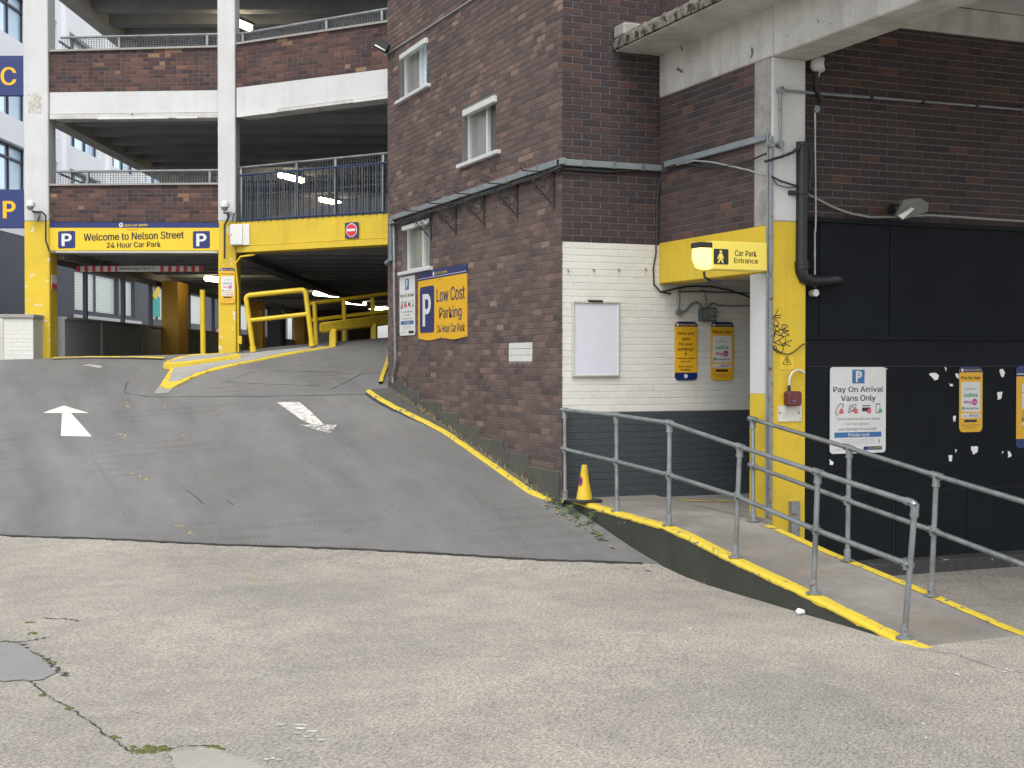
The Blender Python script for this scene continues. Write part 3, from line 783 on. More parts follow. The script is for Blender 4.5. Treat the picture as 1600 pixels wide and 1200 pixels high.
# windows
def window(i, shut, sill):
    a, b, h0, h1 = wins[i]
    w = mk('window', MB().box(W1, a + .002, b - .002, h0 + .002, h1 - .002, -.16, -.15), M['black'], bb)
    fr = MB(); t = .045; d0, d1 = -.145, -.075
    mid = a + (b - a) * .6
    fr.box(W1, a, b, h0, h0 + t, d0, d1).box(W1, a, b, h1 - t, h1, d0, d1)
    fr.box(W1, a, a + t, h0 + t, h1 - t, d0, d1).box(W1, b - t, b, h0 + t, h1 - t, d0, d1).box(W1, mid - t * .6, mid + t * .6, h0 + t, h1 - t, d0, d1 + .01)
    mk('frame', fr, M['pvc_white'], w, bev=.004)
    mk('pane', MB().box(W1, a + t, mid - t * .6, h0 + t, h1 - t, -.12, -.11), M['frost'], w)
    mk('pane', MB().box(W1, mid + t * .6, b - t, h0 + t, h1 - t, -.12, -.11), M['glass_dark' if i == 1 else ('glass_painted_sky' if i == 0 else 'frost')], w)
    x0, y0, x1, y1 = shut
    sa = W1.hit(x0, 0, .05)[0]; sb = W1.hit(x1, 0, .05)[0]
    mk('shutter_box', MB().box(W1, sa, sb, W1.hit(x0, y1, .05)[1], W1.hit(x0, y0, .05)[1], -.02, .055), M['pvc_white'], w, bev=.006)
    x0, y0, x1 = sill
    sa = W1.hit(x0, 0, .06)[0]; sb = W1.hit(x1, 0, .06)[0]; hs = W1.hit(x0, y0, .06)[1]
    mk('sill', MB().box(W1, sa, sb, hs - .05, hs, -.07, .07), M['white'], w, bev=.006)
window(0, (624, 86, 664, 94), (617, 159, 667))
window(1, (722.5, 173, 771, 182.5), (713, 258, 776))
window(2, (627.5, 354, 669, 361), (621, 426, 670))

# ------------------------------------------------------------------ COLUMN, LINTEL, CANOPY
ent = thing('entrance_canopy', 'concrete column, lintel and mossy canopy over the pedestrian porch', 'canopy', (7.34, 11.12, 0))
ysplit = hh(CF, 1230, 346)
cwid = CF.hit(1258, 500)[0]
bot = lowgz(7.5, 11) - .1
def box3(mb, x0, x1, y0, y1, z0, z1):
    return mb.box(Fr((0, 0), (1, 0, 0), (0, -1, 0)), x0, x1, z0, z1, -y1, -y0)
mk('column', box3(MB(), 7.34, 7.34 + cwid, 11.12, 11.44, ysplit, 2.96 + EYE), M['white'], ent, bev=.012, label='bare white upper half of the column')
mk('column', box3(MB(), 7.34, 7.34 + cwid + .012, 11.12, 11.44, bot, ysplit - .002), M['yellow'], ent, bev=.012, label='yellow painted lower half with graffiti')
# white and yellow side strip
zs = hh(Fr((7.33, 11.3), (0, -1, 0), (-1, 0, 0)), 1187, 615)
mk('side_strip', box3(MB(), 7.325, 7.337, 11.13, 11.48, zs, lint0 - .01), M['white'], ent)
mk('side_strip', box3(MB(), 7.325, 7.337, 11.13, 11.48, .3, zs - .002), M['yellow'], ent, label='yellow foot of the white side strip')
mk('lintel', MB().box(W3, 0.004, 2.22, lint0, lint1 - .003, -.28, .012), M['yellow'], ent, bev=.008)
mk('soffit', box3(MB(), 7.62, 10.5, 11.45, 13.36, lint0 + .06, lint0 + .16), M['white'], ent)
mk('concrete_pier', MB().box(W3, 1.945, 2.235, lint1, 2.955 + EYE, -.28, .008), mat('bare streaked concrete', (.34, .33, .30), .9, .9, 3, .2, .5, 30, dcol=(.10, .095, .09), streak=.9), ent, bev=.006)
Zb = 2.96 + EYE; Zs = 3.43 + EYE
mk('beam', box3(MB(), 7.33, 7.78, 3.0, 11.10, Zb, Zs + .35), M['beam_white'], ent, bev=.012, label='white beam reaching out over the entrance')
mk('beam', box3(MB(), 7.322, 7.78, 11.104, 13.36, Zb, Zs + .35), M['beam_white'], ent, bev=.012, label='white beam over the brick porch wall')
# canopy slab with a ragged mossy edge
mb = MB(); xe = 6.775
ysx = frange(3.0, 13.36, .09)
mk('canopy_slab', box3(MB(), xe, 7.325, 3.0, 13.362, Zs, Zs + .14), M['beam_white'], ent)
for i, y in enumerate(ysx):
    pass
mb = MB(); L = []
for i, y in enumerate(ysx):
    o1 = .03 + .02 * noise.noise(Vector((y * 6, 0, 0))) + U(0, .012); o2 = .02 * noise.noise(Vector((y * 9, 5, 0))) + U(0, .012)
    L += [Vector((xe - .002, y, Zs + .012)), Vector((xe - o1, y, Zs + .015)), Vector((xe - o1 - .005 + o2, y, Zs + .10 + o2)), Vector((xe + .02, y, Zs + .165 + o2)), Vector((xe + .25, y, Zs + .15 + o1 * .5))]
mb.add(L, [(5 * i + k, 5 * i + k + 1, 5 * i + k + 6, 5 * i + k + 5) for i in range(len(ysx) - 1) for k in range(4)])
mk('slab_edge', mb, M['mossy'], ent, fix=False)
mk('edge_block', box3(MB(), xe - .03, xe + .2, 13.1, 13.355, Zs + .13, Zs + .27), M['concrete'], ent, bev=.02)
# ceiling over the yard
mk('ceiling', box3(MB(), 7.785, 14, 3.0, 11.2, 3.69 + EYE, 3.9 + EYE), M['white'], ent)

# ------------------------------------------------------------------ REAR WALL with black boarding
rw = thing('boarded_wall', 'dark brick wall over black boarding right of the yellow column', 'wall', (7.9, 11.25, 0))
bx0 = 7.34 + cwid + .016 - BK.O.x
pt_top = hh(BK, 1450, 348)
body = mk('wall', MB().box(BK, bx0, 7, -.4, 6.2, -.3, 0), M['mortar'], rw)
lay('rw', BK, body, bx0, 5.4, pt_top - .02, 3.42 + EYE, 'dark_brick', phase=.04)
mk('beam', MB().box(BK, bx0 + .02, 6, 3.41 + EYE, 3.685 + EYE, .0, .06), M['beam_white'], rw, bev=.01)
h_a = hh(BK, 1430, 528); h_b = hh(BK, 1430, 572); h_c = hh(BK, 1430, 732); h_d = hh(BK, 1400, 768)
sj = BK.hit(1387, 450)[0]; s0 = BK.hit(1278, 450)[0]
mk('board', MB().box(BK, bx0, 6, pt_top - .05, pt_top - .004, .003, .05), M['panel2'], rw, label='top trim of the black boarding')
mk('board', MB().box(BK, s0, sj - .006, h_a + .02, pt_top - .055, .003, .028), M['panel'], rw)
mk('board', MB().box(BK, sj + .006, 6, h_a + .02, pt_top - .055, .003, .030), M['panel'], rw)
mk('board', MB().box(BK, bx0, s0 - .006, h_a + .02, pt_top - .055, .003, .022), M['panel'], rw)
mk('rail', MB().box(BK, bx0, 6, h_a - .02, h_a + .015, .003, .045), M['panel'], rw)
mk('board', MB().box(BK, bx0, 6, h_b + .004, h_a - .024, .003, .018), M['panel2'], rw)
sv = BK.hit(1290, 650)[0]; bl = hh(BK, 1450, 868)
mk('board', MB().box(BK, sv + .006, 6, h_c + .004, h_b - .004, .003, .026), M['panel'], rw)
mk('board', MB().box(BK, bx0, sv - .004, bl, h_b - .004, .003, .034), M['panel'], rw)
mk('board', MB().box(BK, sv + .006, 6, h_d, h_c - .002, .003, .016), M['panel'], rw)
sq = BK.hit(1398, 800)[0]; sr = BK.hit(1508, 800)[0]
hd2 = hh(BK, 1400, 778)
mk('board', MB().box(BK, sv + .006, sq - .01, bl, h_d - .006, .003, .010), M['panel'], rw)
mk('board', MB().box(BK, sq, sr - .008, bl, h_d - .006, .003, .024), M['panel'], rw)
mk('board', MB().box(BK, sr, 6, bl, h_d - .006, .003, .024), M['panel'], rw)
mk('plinth', MB().box(BK, bx0, 6, -.3, bl - .004, .0, .28), mat('flaking black plinth', (.05, .05, .05), .85, .7, 5, .2, .5, 30, under=(.35, .34, .31), peel=.34, pscale=9), rw, bev=.01)
# chipped paint patches
chips = [[(1452, 583), (1460, 582), (1467, 586), (1466, 592), (1460, 594), (1455, 588)], [(1476, 574), (1479, 575), (1478, 580)],
         [(1482, 598), (1489, 600), (1490, 603), (1486, 604)], [(1493, 584), (1498, 584), (1498, 592), (1494, 589)],
         [(1562, 578), (1567, 576), (1570, 582), (1568, 589), (1564, 588)], [(1558, 613), (1566, 612), (1565, 622), (1559, 625)],
         [(1489, 650), (1493, 649), (1493, 658), (1490, 660)], [(1517, 697), (1528, 698), (1528, 706), (1521, 711), (1518, 704)],
         [(1482, 712), (1488, 711), (1487, 720), (1483, 721)], [(1492, 701), (1495, 703), (1493, 708)], [(1574, 704), (1579, 706), (1581, 713), (1575, 715)],
         [(1565, 706), (1568, 705), (1566, 710)], [(1296, 718), (1302, 722), (1301, 727), (1297, 726)], [(1384, 575), (1386, 576), (1385, 578)]]
for c in chips:
    cx = sum(p[0] for p in c) / len(c); cy = sum(p[1] for p in c) / len(c); q = []
    for k in range(len(c)):
        x0, y0 = c[k]; x1, y1 = c[(k + 1) % len(c)]
        q += [(x0 + U(-.7, .7), y0 + U(-.7, .7)), (x0 * .67 + x1 * .33 + U(-.8, .8), y0 * .67 + y1 * .33 + U(-.8, .8)), (x0 * .33 + x1 * .67 + U(-.8, .8), y0 * .33 + y1 * .67 + U(-.8, .8))]
    mk('chipped_paint', MB().prism(BK, [BK.hit(x, y, .028) for x, y in q], .0265, .0285), M['litter'], rw)

# ------------------------------------------------------------------ PEDESTRIAN RAMP
XL, XR = 6.21, 7.27
prof = [(13.37, .500), (12.32, .462), (11.23, .437), (10.8, .395), (10.05, .29), (8.89, .158), (7.79, .014), (7.5, -.01), (7.0, -.03)]
pr = thing('pedestrian_ramp', 'concrete pedestrian ramp with yellow painted edges up to the porch', 'ramp', (6.6, 10, 0))
def pz(y):
    for (y0, z0), (y1, z1) in zip(prof, prof[1:]):
        if y <= y0 and y >= y1: return z0 + (z1 - z0) * (y - y0) / (y1 - y0)
    return prof[0][1] if y > prof[0][0] else -.02
yy = frange(13.368, 7.0, .12)
mb = MB(); L = []
for y in yy:
    e = .006 * noise.noise(Vector((y * 5, 1, 0)))
    z = pz(y) - .004
    L += [Vector((XL + e, y, -.3)), Vector((XL + e, y, z - .03)), Vector((XL + .02, y, z)), Vector((XR, y, z)), Vector((XR + .01, y, -.3))]
mb.add(L, [(5 * i + k, 5 * i + k + 1, 5 * i + k + 6, 5 * i + k + 5) for i in range(len(yy) - 1) for k in range(4)])
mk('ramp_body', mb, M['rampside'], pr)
def strip(xa, xb, off, y0=13.36, y1=7.05, ja=0, jb=0, step=.07):
    mb = MB(); L = []; q = frange(y0, y1, step)
    for y in q:
        xl = xa + ja * (noise.noise(Vector((y * 7, 2, 0))) + .5 * noise.noise(Vector((y * 23, 2, 0)))); xr = xb + jb * (noise.noise(Vector((y * 6, 7, 0))) + .6 * noise.noise(Vector((y * 21, 9, 0))))
        L += [Vector((xl, y, pz(y) + off)), Vector((xr, y, pz(y) + off))]
    mb.add(L, [(2 * i, 2 * i + 1, 2 * i + 3, 2 * i + 2) for i in range(len(q) - 1)]); return mb
mk('ramp_surface', strip(XL + .02, XR, .0), M['paving'], pr, fix=False)
# yellow edge wraps over the arris
mb = MB(); L = []; q = frange(13.3, 7.3, .05)
for y in q:
    jj = noise.noise(Vector((y * 6, 2, 0))) + .6 * noise.noise(Vector((y * 22, 2, 0)))
    L += [Vector((XL - .004, y, pz(y) - .036 - .014 * jj)), Vector((XL - .005, y, pz(y) - .020)), Vector((XL + .018, y, pz(y) + .005)), Vector((XL + .10 + .014 * jj, y, pz(y) + .005))]
mb.add(L, [(4 * i + k, 4 * i + k + 1, 4 * i + k + 5, 4 * i + k + 4) for i in range(len(q) - 1) for k in range(3)])
mk('yellow_edge', mb, M['yellow_line'], pr, fix=False)
mk('yellow_edge', strip(XR - .1, XR, .005, 11.05, 6.6, .012, .0), M['yellow_line'], pr, fix=False, label='faded yellow line along the right edge')
# porch floor
mk('porch_floor', box3(MB(), XR + .012, 10.2, 11.46, 13.366, .2, .470), M['paving'], pr)
mk('porch_floor', box3(MB(), XR + .012, 7.335, 11.10, 11.456, .2, .468), M['paving'], pr)
mk('yellow_line', ribbon([Vector((7.34, 12.95, 0)), Vector((7.7, 12.7, 0)), Vector((8.4, 12.3, 0))], .06, .476, .2, lambda x, y: 0), M['yellow_line'], pr, fix=False)

# hand rails
RP = Fr((6.27, 13.37), (0, -1, 0), (-1, 0, 0)); RQ = Fr((7.2, 13.37), (0, -1, 0), (-1, 0, 0))
RP0 = Fr((0, 13.27), (1, 0, 0), (0, -1, 0))
def on(fr, x, y):
    if fr is RP and x < 900: fr = RP0
    a, h = fr.hit(x, y); return fr.pt(a, h)
def handrail(fr, tops, mids, bases, label, end_elbow):
    t = thing('handrail', label, 'railing', on(fr, *bases[0]))
    T = [on(fr, *p) for p in tops]; Mi = [on(fr, *p) for p in mids]; B = [on(fr, *p) for p in bases]
    r = .0215
    for i, b in enumerate(B):
        b = b.copy(); b.z = pz(b.y) + .004
        p = mk('post', MB().tube([b, T[i]], r, 12), M['galv'], t, smooth=True)
        mk('base_flange', MB().lathe(b, [(.062, 0), (.062, .01), (.03, .014), (.030, .10), (.024, .105)], 16), M['dark_galv'], p, smooth=True)
        d1 = (T[i] - b).normalized()
        mk('clamp', MB().tube([T[i] - d1 * .085, T[i] - d1 * .0], .030, 12).tube([T[i] - d1 * .088, T[i] - d1 * .072], .033, 12), M['galv'], p, smooth=True)
        a = T[i]; dr = (T[min(i + 1, len(T) - 1)] - T[max(i - 1, 0)]).normalized()
        if end_elbow and i == len(B) - 1:
            mk('elbow', MB().tube([a - dr * .10, a - dr * .045, a - dr * .018 - d1 * .006, a - d1 * .022 - dr * .003, a - d1 * .05, a - d1 * .10], .029, 14), M['galv'], p, smooth=True)
        else: mk('clamp', MB().tube([a - dr * .055, a + dr * .055], .030, 12), M['galv'], p, smooth=True)
        c = Mi[i]; dr2 = (Mi[min(i + 1, len(Mi) - 1)] - Mi[max(i - 1, 0)]).normalized()
        mk('clamp', MB().tube([c - dr2 * .05, c + dr2 * .05], .029, 12).tube([c - d1 * .04, c + d1 * .04], .029, 12), M['galv'], p, smooth=True)
    for i, b in enumerate(B):
        for q_ in (T[i], Mi[i]):
            for o_ in (-.035, .035):
                dr = (T[min(i + 1, len(T) - 1)] - T[max(i - 1, 0)]).normalized()
                c_ = q_ + dr * o_ + Vector((-.028, -.006, -.004))
                mk('grub_screw', MB().tube([c_, c_ + Vector((-.006, 0, 0))], .007, 6), M['black'], t)
    if end_elbow:
        a, b2 = T[-2], T[-1]
        path = T[:-1] + [b2 - (b2 - a).normalized() * .03]
    else: path = T
    mk('top_rail', MB().tube(path, r, 12), M['galv'], t, smooth=True)
    mk('mid_rail', MB().tube(Mi, r, 12), M['galv'], t, smooth=True)
    return t
handrail(RP, [(882.5, 641), (963, 649), (1046, 661), (1156, 698), (1278, 738), (1430, 787)],
         [(882.5, 702), (962.5, 721), (1045, 742), (1152, 776), (1275, 828), (1417, 881)],
         [(883, 780), (964, 800), (1045, 822), (1149, 873), (1271, 929), (1413, 1000)],
         'grey tubular handrail on the yellow edge nearest the vehicle ramp, ends in an elbow', True)
handrail(RQ, [(1176, 655), (1327, 700), (1463, 743), (1640, 796)], [(1176, 728), (1324, 782), (1458, 829), (1628, 893)],
         [(1177, 804), (1324, 873), (1455, 925), (1616, 994)], 'grey tubular handrail starting at the yellow column and running out of view right', False)

# kerb beside the brick wall
kb = thing('kerb', 'yellow painted kerb running up along the foot of the brick wall', 'kerb', (5.95, 13.6, 0))
mb = MB(); L = []; q = frange(13.33, 19.5, .08)
for y in q:
    j1 = .02 * noise.noise(Vector((y * 4, 1, 0))) + .008 * noise.noise(Vector((y * 17, 1, 0)))
    g = gz(5.93, y); g = min(g, .5 + (y - 13.4) * .19 + .03)
    top = max(g + .055, .49 if y < 13.6 else 0)
    xo = 6.0 + .16 * sstep(13.9, 13.4, y) * 0 + .14 * (1 - sstep(13.35, 14.0, y)) - .28 * sstep(16.5, 19.2, y) + j1 * .7
    L += [Vector((xo - .03, y, g - .1)), Vector((xo - .02, y, top - .03)), Vector((xo, y, top)), Vector((xo + .045 + j1 * .5, y, top + .004))]
mb.add(L, [(4 * i + k, 4 * i + k + 1, 4 * i + k + 5, 4 * i + k + 4) for i in range(len(q) - 1) for k in range(1, 3)])
mk('kerb_top', mb, M['yellow_line'], kb, fix=False)
mb = MB(); mb.add(L, [(4 * i, 4 * i + 1, 4 * i + 5, 4 * i + 4) for i in range(len(q) - 1)])
mk('kerb_face', mb, mat('blue black kerb face', (.05, .06, .07), .85, .6, 8, .25, .6, 30, dcol=(.03, .06, .09)), kb, fix=False)
mb = MB(); L2 = []
for i, y in enumerate(q):
    v = L[4 * i + 3]; L2 += [v + Vector((0, 0, -.004)), Vector((6.128, y, v.z + .02 + .015 * noise.noise(Vector((y * 5, 0, 0)))))]
mb.add(L2, [(2 * i, 2 * i + 1, 2 * i + 3, 2 * i + 2) for i in range(len(q) - 1)])
mk('dirt_strip', mb, M['plinth'], kb, fix=False)
# the kerb turns the corner into the car park
pts = [(592, 603), (594, 594), (600, 578), (605, 562), (607, 545)]
mb = MB(); L = []
kp = [ghit(x, y) for x, y in pts]
for p in kp: 
    g = gz(p.x, p.y); L += [Vector((p.x, p.y, g - .05)), Vector((p.x, p.y, g + .07)), Vector((p.x + .07, p.y + .02, g + .07)), Vector((p.x + .075, p.y + .05, g + .0))]
mb.add(L, [(4 * i + k, 4 * i + k + 1, 4 * i + k + 5, 4 * i + k + 4) for i in range(len(kp) - 1) for k in range(3)])
mk('kerb_return', mb, M['yellow_line'], kb, fix=False)

# ------------------------------------------------------------------ CAR PARK BUILDING
cp = thing('car_park', 'multi storey car park with yellow ground level and white beams above', 'building', cw(-8.6, 25))
def pcol(name, Zc, x0, x1, depth, z0, z1, m, label=None, parent=cp):
    f = frontal(Zc); a = (x0 - 800) / FPX * Zc; b = (x1 - 800) / FPX * Zc
    return mk(name, MB().box(f, a, b, z0, z1, -depth, 0), m, parent, bev=.015, label=label)
za = EYE + (565 - 346) / FPX * 24.95; zb = EYE + (565 - 346) / FPX * 24.05
pcol('column', 24.95, 39, 77.5, .42, za, 11, M['white'], 'white upper part of the left column')
pcol('column', 24.95, 39, 78.5, .42, 1.6, za - .002, M['yellow_peel'], 'chipped yellow foot of the left column')
pcol('column', 24.05, 341.5, 369, .42, zb, 11, M['white'], 'white upper part of the middle column')
pcol('column', 24.05, 341.5, 369.5, .42, 1.9, zb - .002, M['yellow_peel'], 'yellow foot of the middle column')
def quad(name, fr, pl, m, d0=-.22, d1=0, label=None, parent=cp, bev=0):
    return mk(name, MB().prism(fr, [fr.hit(x, y, d1) for x, y in pl], d0, d1), m, parent, label=label, bev=bev)
def parapet(fr, xl, xr, tl, tr, bl_, br_, d, key='cp'):
    """brick parapet with coping: coping top y at left/right px, brick foot y"""
    c = 3.0
    wall = quad('parapet', fr, [(xl, bl_), (xr, br_), (xr, tr + c), (xl, tl + c)], M['mortar'], -.22, d)
    quad('coping', fr, [(xl - 1, tl + c), (xr + 1, tr + c), (xr + 1, tr), (xl - 1, tl)], M['concrete'], -.26, d + .05)
    s0, hb0 = fr.hit(xl, bl_, d); s1, hb1 = fr.hit(xr, br_, d)
    k = (hb1 - hb0) / (s1 - s0); t0 = fr.hit(xl, tl + c, d)[1] - k * s0; b0 = hb0 - k * s0
    n = round((t0 - b0) / .075)
    lay(key, fr, wall, s0, s1, b0, t0, 'red_brick', shear=k, H=(t0 - b0) / n, dj=d, phase=U(0, .2))
parapet(FA, 77.5, 341, 77.5, 70.5, 144, 140.5, -.04)
quad('beam', FA, [(77.5, 178), (341, 175), (341, 141), (77.5, 144.4)], M['white'], -.35, -.02)
quad('beam_lip', FA, [(77.5, 186), (341, 183.5), (341, 175.5), (77.5, 178.5)], M['beam_white'], -.35, .01)
parapet(FA, 77.5, 341, 287, 285, 346.5, 347.5, -.04)
quad('beam', FA, [(77.5, 395), (341, 395), (341, 349), (77.5, 348)], M['white'], -.35, -.03)
parapet(FB, 369.5, 640, 66.3, 26, 136.8, 102.5, -.02)
quad('beam', FB, [(369.5, 178), (640, 143.5), (640, 103), (369.5, 137.2)], M['white'], -.35, .0)
quad('beam_lip', FB, [(369.5, 183), (640, 148.7), (640, 144), (369.5, 178.5)], M['beam_white'], -.35, .03)
quad('beam', FB, [(369.5, 385), (640, 369.5), (640, 331.5), (369.5, 347.5)], M['yellow'], -.35, .0, label='yellow painted beam over the exit')
quad('beam_lip', FB, [(369.5, 394.5), (640, 380), (640, 370), (369.5, 385.5)], M['yellow'], -.35, .03)
for k in range(3):
    pass
quad('coping', FB, [(370, 347), (640, 331), (640, 329.2), (370, 345.2)], M['dark_galv'], -.2, -.02)
for fr_, pl in ((FA, [(152, 186.3), (262, 185), (262, 182), (152, 183)]), (FA, [(275, 185), (308, 184.5), (308, 181.7), (275, 182)]), (FB, [(370, 183.3), (433, 175.3), (433, 170), (370, 178)]), (FB, [(552, 160.3), (640, 149), (640, 144), (552, 155)])):
    quad('white_strip', fr_, pl, M['pvc_white'], .0, .035)
res = mk('poster_residue', MB().prism(frontal(24.95), [frontal(24.95).hit(x + U(-1, 1), y + U(-1, 1)) for x, y in ((43, 148), (50, 147), (58, 146), (65, 148), (66, 157), (65, 168), (66, 176), (57, 178), (49, 176), (44, 178), (45, 167), (43, 157))], .0005, .003), mat('paper residue', (.42, .40, .34), .9, .6, 14, .2, .2, 50, dcol=(.25, .18, .13), under=(.5, .5, .49), peel=.5, pscale=16), cp)
# tube rails and mesh over the parapets
def railing(fr, xl, xr, yl, yr, yb_l, yb_r, posts, back=.08):
    rl = fr.pt(*fr.hit(xl, yl, -back), -back); rr_ = fr.pt(*fr.hit(xr, yr, -back), -back)
    bl2 = fr.pt(*fr.hit(xl, yb_l, -back), -back); br2 = fr.pt(*fr.hit(xr, yb_r, -back), -back)
    rt = mk('guard_rail', MB().tube([rl, rr_], .024, 8), M['galv'], cp, smooth=True)
    mb = MB(); n = int((rr_ - rl).length / .055)
    off = fr.N * -.05
    for i in range(n + 1):
        a = rl.lerp(rr_, i / n) + off; b = bl2.lerp(br2, i / n) + off
        mb.tube([a, b], .005, 4, False)
    for i in range(1, 6):
        a = rl.lerp(bl2, i / 6) + off; b = rr_.lerp(br2, i / 6) + off; mb.tube([a, b], .0035, 4, False)
    mk('wire_mesh', mb, M['dark_galv'], rt, kind='stuff')
    for x in posts:
        f = (x - xl) / (xr - xl)
        a = rl.lerp(rr_, f) - Vector((0, 0, .02)); b = bl2.lerp(br2, f)
        mk('rail_post', MB().tube([a, b], .03, 4), M['galv'], rt)
railing(FA, 95, 341, 59, 53.5, 77, 70.5, (189, 325))
railing(FA, 88, 341, 268.5, 266, 287, 285, (139, 329))
railing(FB, 369.5, 640, 54, 8, 66.5, 26, (381, 516, 600))
railing(FB, 373, 640, 262.5, 236, 347, 330, (378, 469, 530, 602))
# navy railing on the exit bay
nr = thing('steel_railing', 'navy blue upright bar railing above the yellow exit beam', 'railing', FB.pt(0, 3.5))
tl_ = FB.pt(*FB.hit(372, 274.5, .01), .01); tr_ = FB.pt(*FB.hit(640, 251, .01), .01)
bl_ = FB.pt(*FB.hit(372, 348, .01), .01); br_ = FB.pt(*FB.hit(640, 332, .01), .01)
mk('top_bar', MB().tube([tl_, tr_], .018, 6), M['blue_rail'], nr); mk('bottom_bar', MB().tube([bl_ + Z_ * .04, br_ + Z_ * .04], .016, 6), M['blue_rail'], nr)
for i in range(26):
    f = (i + .3) / 26
    mk('baluster', MB().tube([tl_.lerp(tr_, f), bl_.lerp(br_, f)], .012, 6), M['blue_rail'], nr)
# slabs and soffits
foot = [(-8.7, 25.25), (-5.1, 24.45), (-1.6, 22.5), (1.5, 21.5), (3.2, 24.2), (9, 24.5), (9, 55), (-8.7, 55)]
for z0, ze in ((2.30, 55), (4.78, 39), (7.28, 35)):
    mb = MB(); mb.ext([cw(x, min(z, ze), z0 + EYE) for x, z in foot], Vector((0, 0, .2)))
    mk('deck', mb, M['dark_concrete'], cp)
ribz = [2.06, 4.58, 7.08]
for lv, z0 in enumerate(ribz):
    Zq = 26.0; i = 0
    while Zq < (54, 38.5, 34.5)[lv]:
        if not (lv == 0 and False):
            f = frontal(Zq)
            mk('soffit_rib', MB().box(f, -8.45, 3.0, z0 + EYE, z0 + EYE + .215, -.34, 0), M['dark_concrete'], cp)
        Zq += 1.15 + .0 * i; i += 1
for X0 in (-5.05, -1.9, 1.2):
    mk('downstand_beam', MB().box(Fr(cw(X0, 0), F_, R_), 24.9 if X0 < -3 else 26, 54, 1.93 + EYE, 2.058 + EYE, -.3, 0), M['dark_concrete'], cp)
side = Fr(cw(-8.45, 0), F_, R_)          # left side wall plane of the car park, s = depth
for z0 in (4.47, 6.97):
    mk('edge_beam', MB().box(side, 25.4, 39 if z0 < 5 else 35, z0 + EYE, z0 + EYE + .55, -.3, 0), mat('pale edge beam', (.45, .44, .41), .8, .4, 2, .1, .3, 40), cp)
mk('edge_beam', MB().box(side, 25.4, 55, 1.93 + EYE, 2.6 + EYE, -.3, 0), M['concrete'], cp)
for z0 in (2.6, 5.1):
    sp = mk('parapet', MB().box(side, 25.45, 39 if z0 > 5 else 55, z0 + EYE, z0 + EYE + .68, -.27, -.04), M['concrete'], cp)
    mk('guard_rail', MB().tube([side.pt(25.5, z0 + .95 + EYE, -.1), side.pt(39 if z0 > 5 else 54, z0 + .95 + EYE, -.1)], .024, 8), M['galv'], cp, smooth=True)
lw = mk('low_wall', MB().box(side, 25.4, 55, .3, .80 + EYE, -.22, 0), M['grey_mortar'], cp)
lay('lw', side, lw, 25.4, 44, 1.45, .80 + EYE, 'grey_brick')
mk('coping', MB().box(side, 25.4, 55, .802 + EYE, .85 + EYE, -.26, .04), M['dark_concrete'], cp)
for zc in (27.6, 30.6, 35.6, 38.6, 41.4, 47):
    mk('pier', MB().box(side, zc, zc + .5, .5, .83 + EYE, .0, .05), M['concrete'], cp)
mk('window_head', MB().box(side, 25.4, 55, 1.83 + EYE, 1.926 + EYE, -.2, -.12), M['mullion'], cp)
for zc in (27.1, 29.7, 32.0, 35.8, 38.7, 41.5, 44.5, 47.5, 50.5):
    mk('mullion', MB().box(side, zc, zc + .09, .85 + EYE, 1.83 + EYE, -.2, -.12), M['mullion'], cp)
for zc in (32.4, 42.8, 52.0):
    mk('column', MB().box(side, zc, zc + 1.0, .3, 1.93 + EYE, .0, .42), M['ochre'], cp, bev=.02)
# back and right walls of the decks
backf = frontal(55)
zw = [(-8.5, -3.3, 0, 0)]
bw_ = mk('wall', slab_with_holes(backf, -9, 9, 0, 4.6, [(-5.75, -4.9, 2.5, 3.6)], -.3, 0), mat('dim brick', (.10, .06, .055), .9, .4, 2, .2, .3, 30), cp, label='far end wall of the parking deck')
for (a, b) in ((-8.1, -7.5), (-7.0, -6.7)):
    mk('window', MB().box(backf, a, b, 2.75, 3.75, .0, .04), M['pvc_white'], cp)
mk('wall', MB().box(Fr(cw(9, 0), -F_, -R_), -36, -24, 4.6, 9.5, -.3, 0), M['dark_concrete'], cp, label='upper right side wall of the parking decks')
mk('wall', MB().box(frontal(38.5), -7.9, 9, 4.6, 6.9, -.3, 0), M['dark_concrete'], cp, label='wall at the back of the upper decks')
mk('wall', MB().box(Fr(cw(9, 0), -F_, -R_), -55, -24, 0, 4.6, -.3, 0), M['dark_concrete'], cp, label='right side wall of the parking decks')
# sloping deck edge behind the navy railing
fr26 = frontal(27.5)
mk('upper_ramp', MB().prism(fr26, [fr26.hit(x, y) for x, y in ((390, 346), (640, 330), (640, 296), (605, 303), (395, 343))], -.3, 0), mat('pale ramp edge', (.42, .43, .45), .8, .3, 3, .1, .2, 40), cp, label='pale sloping edge of the ramp to the upper deck')
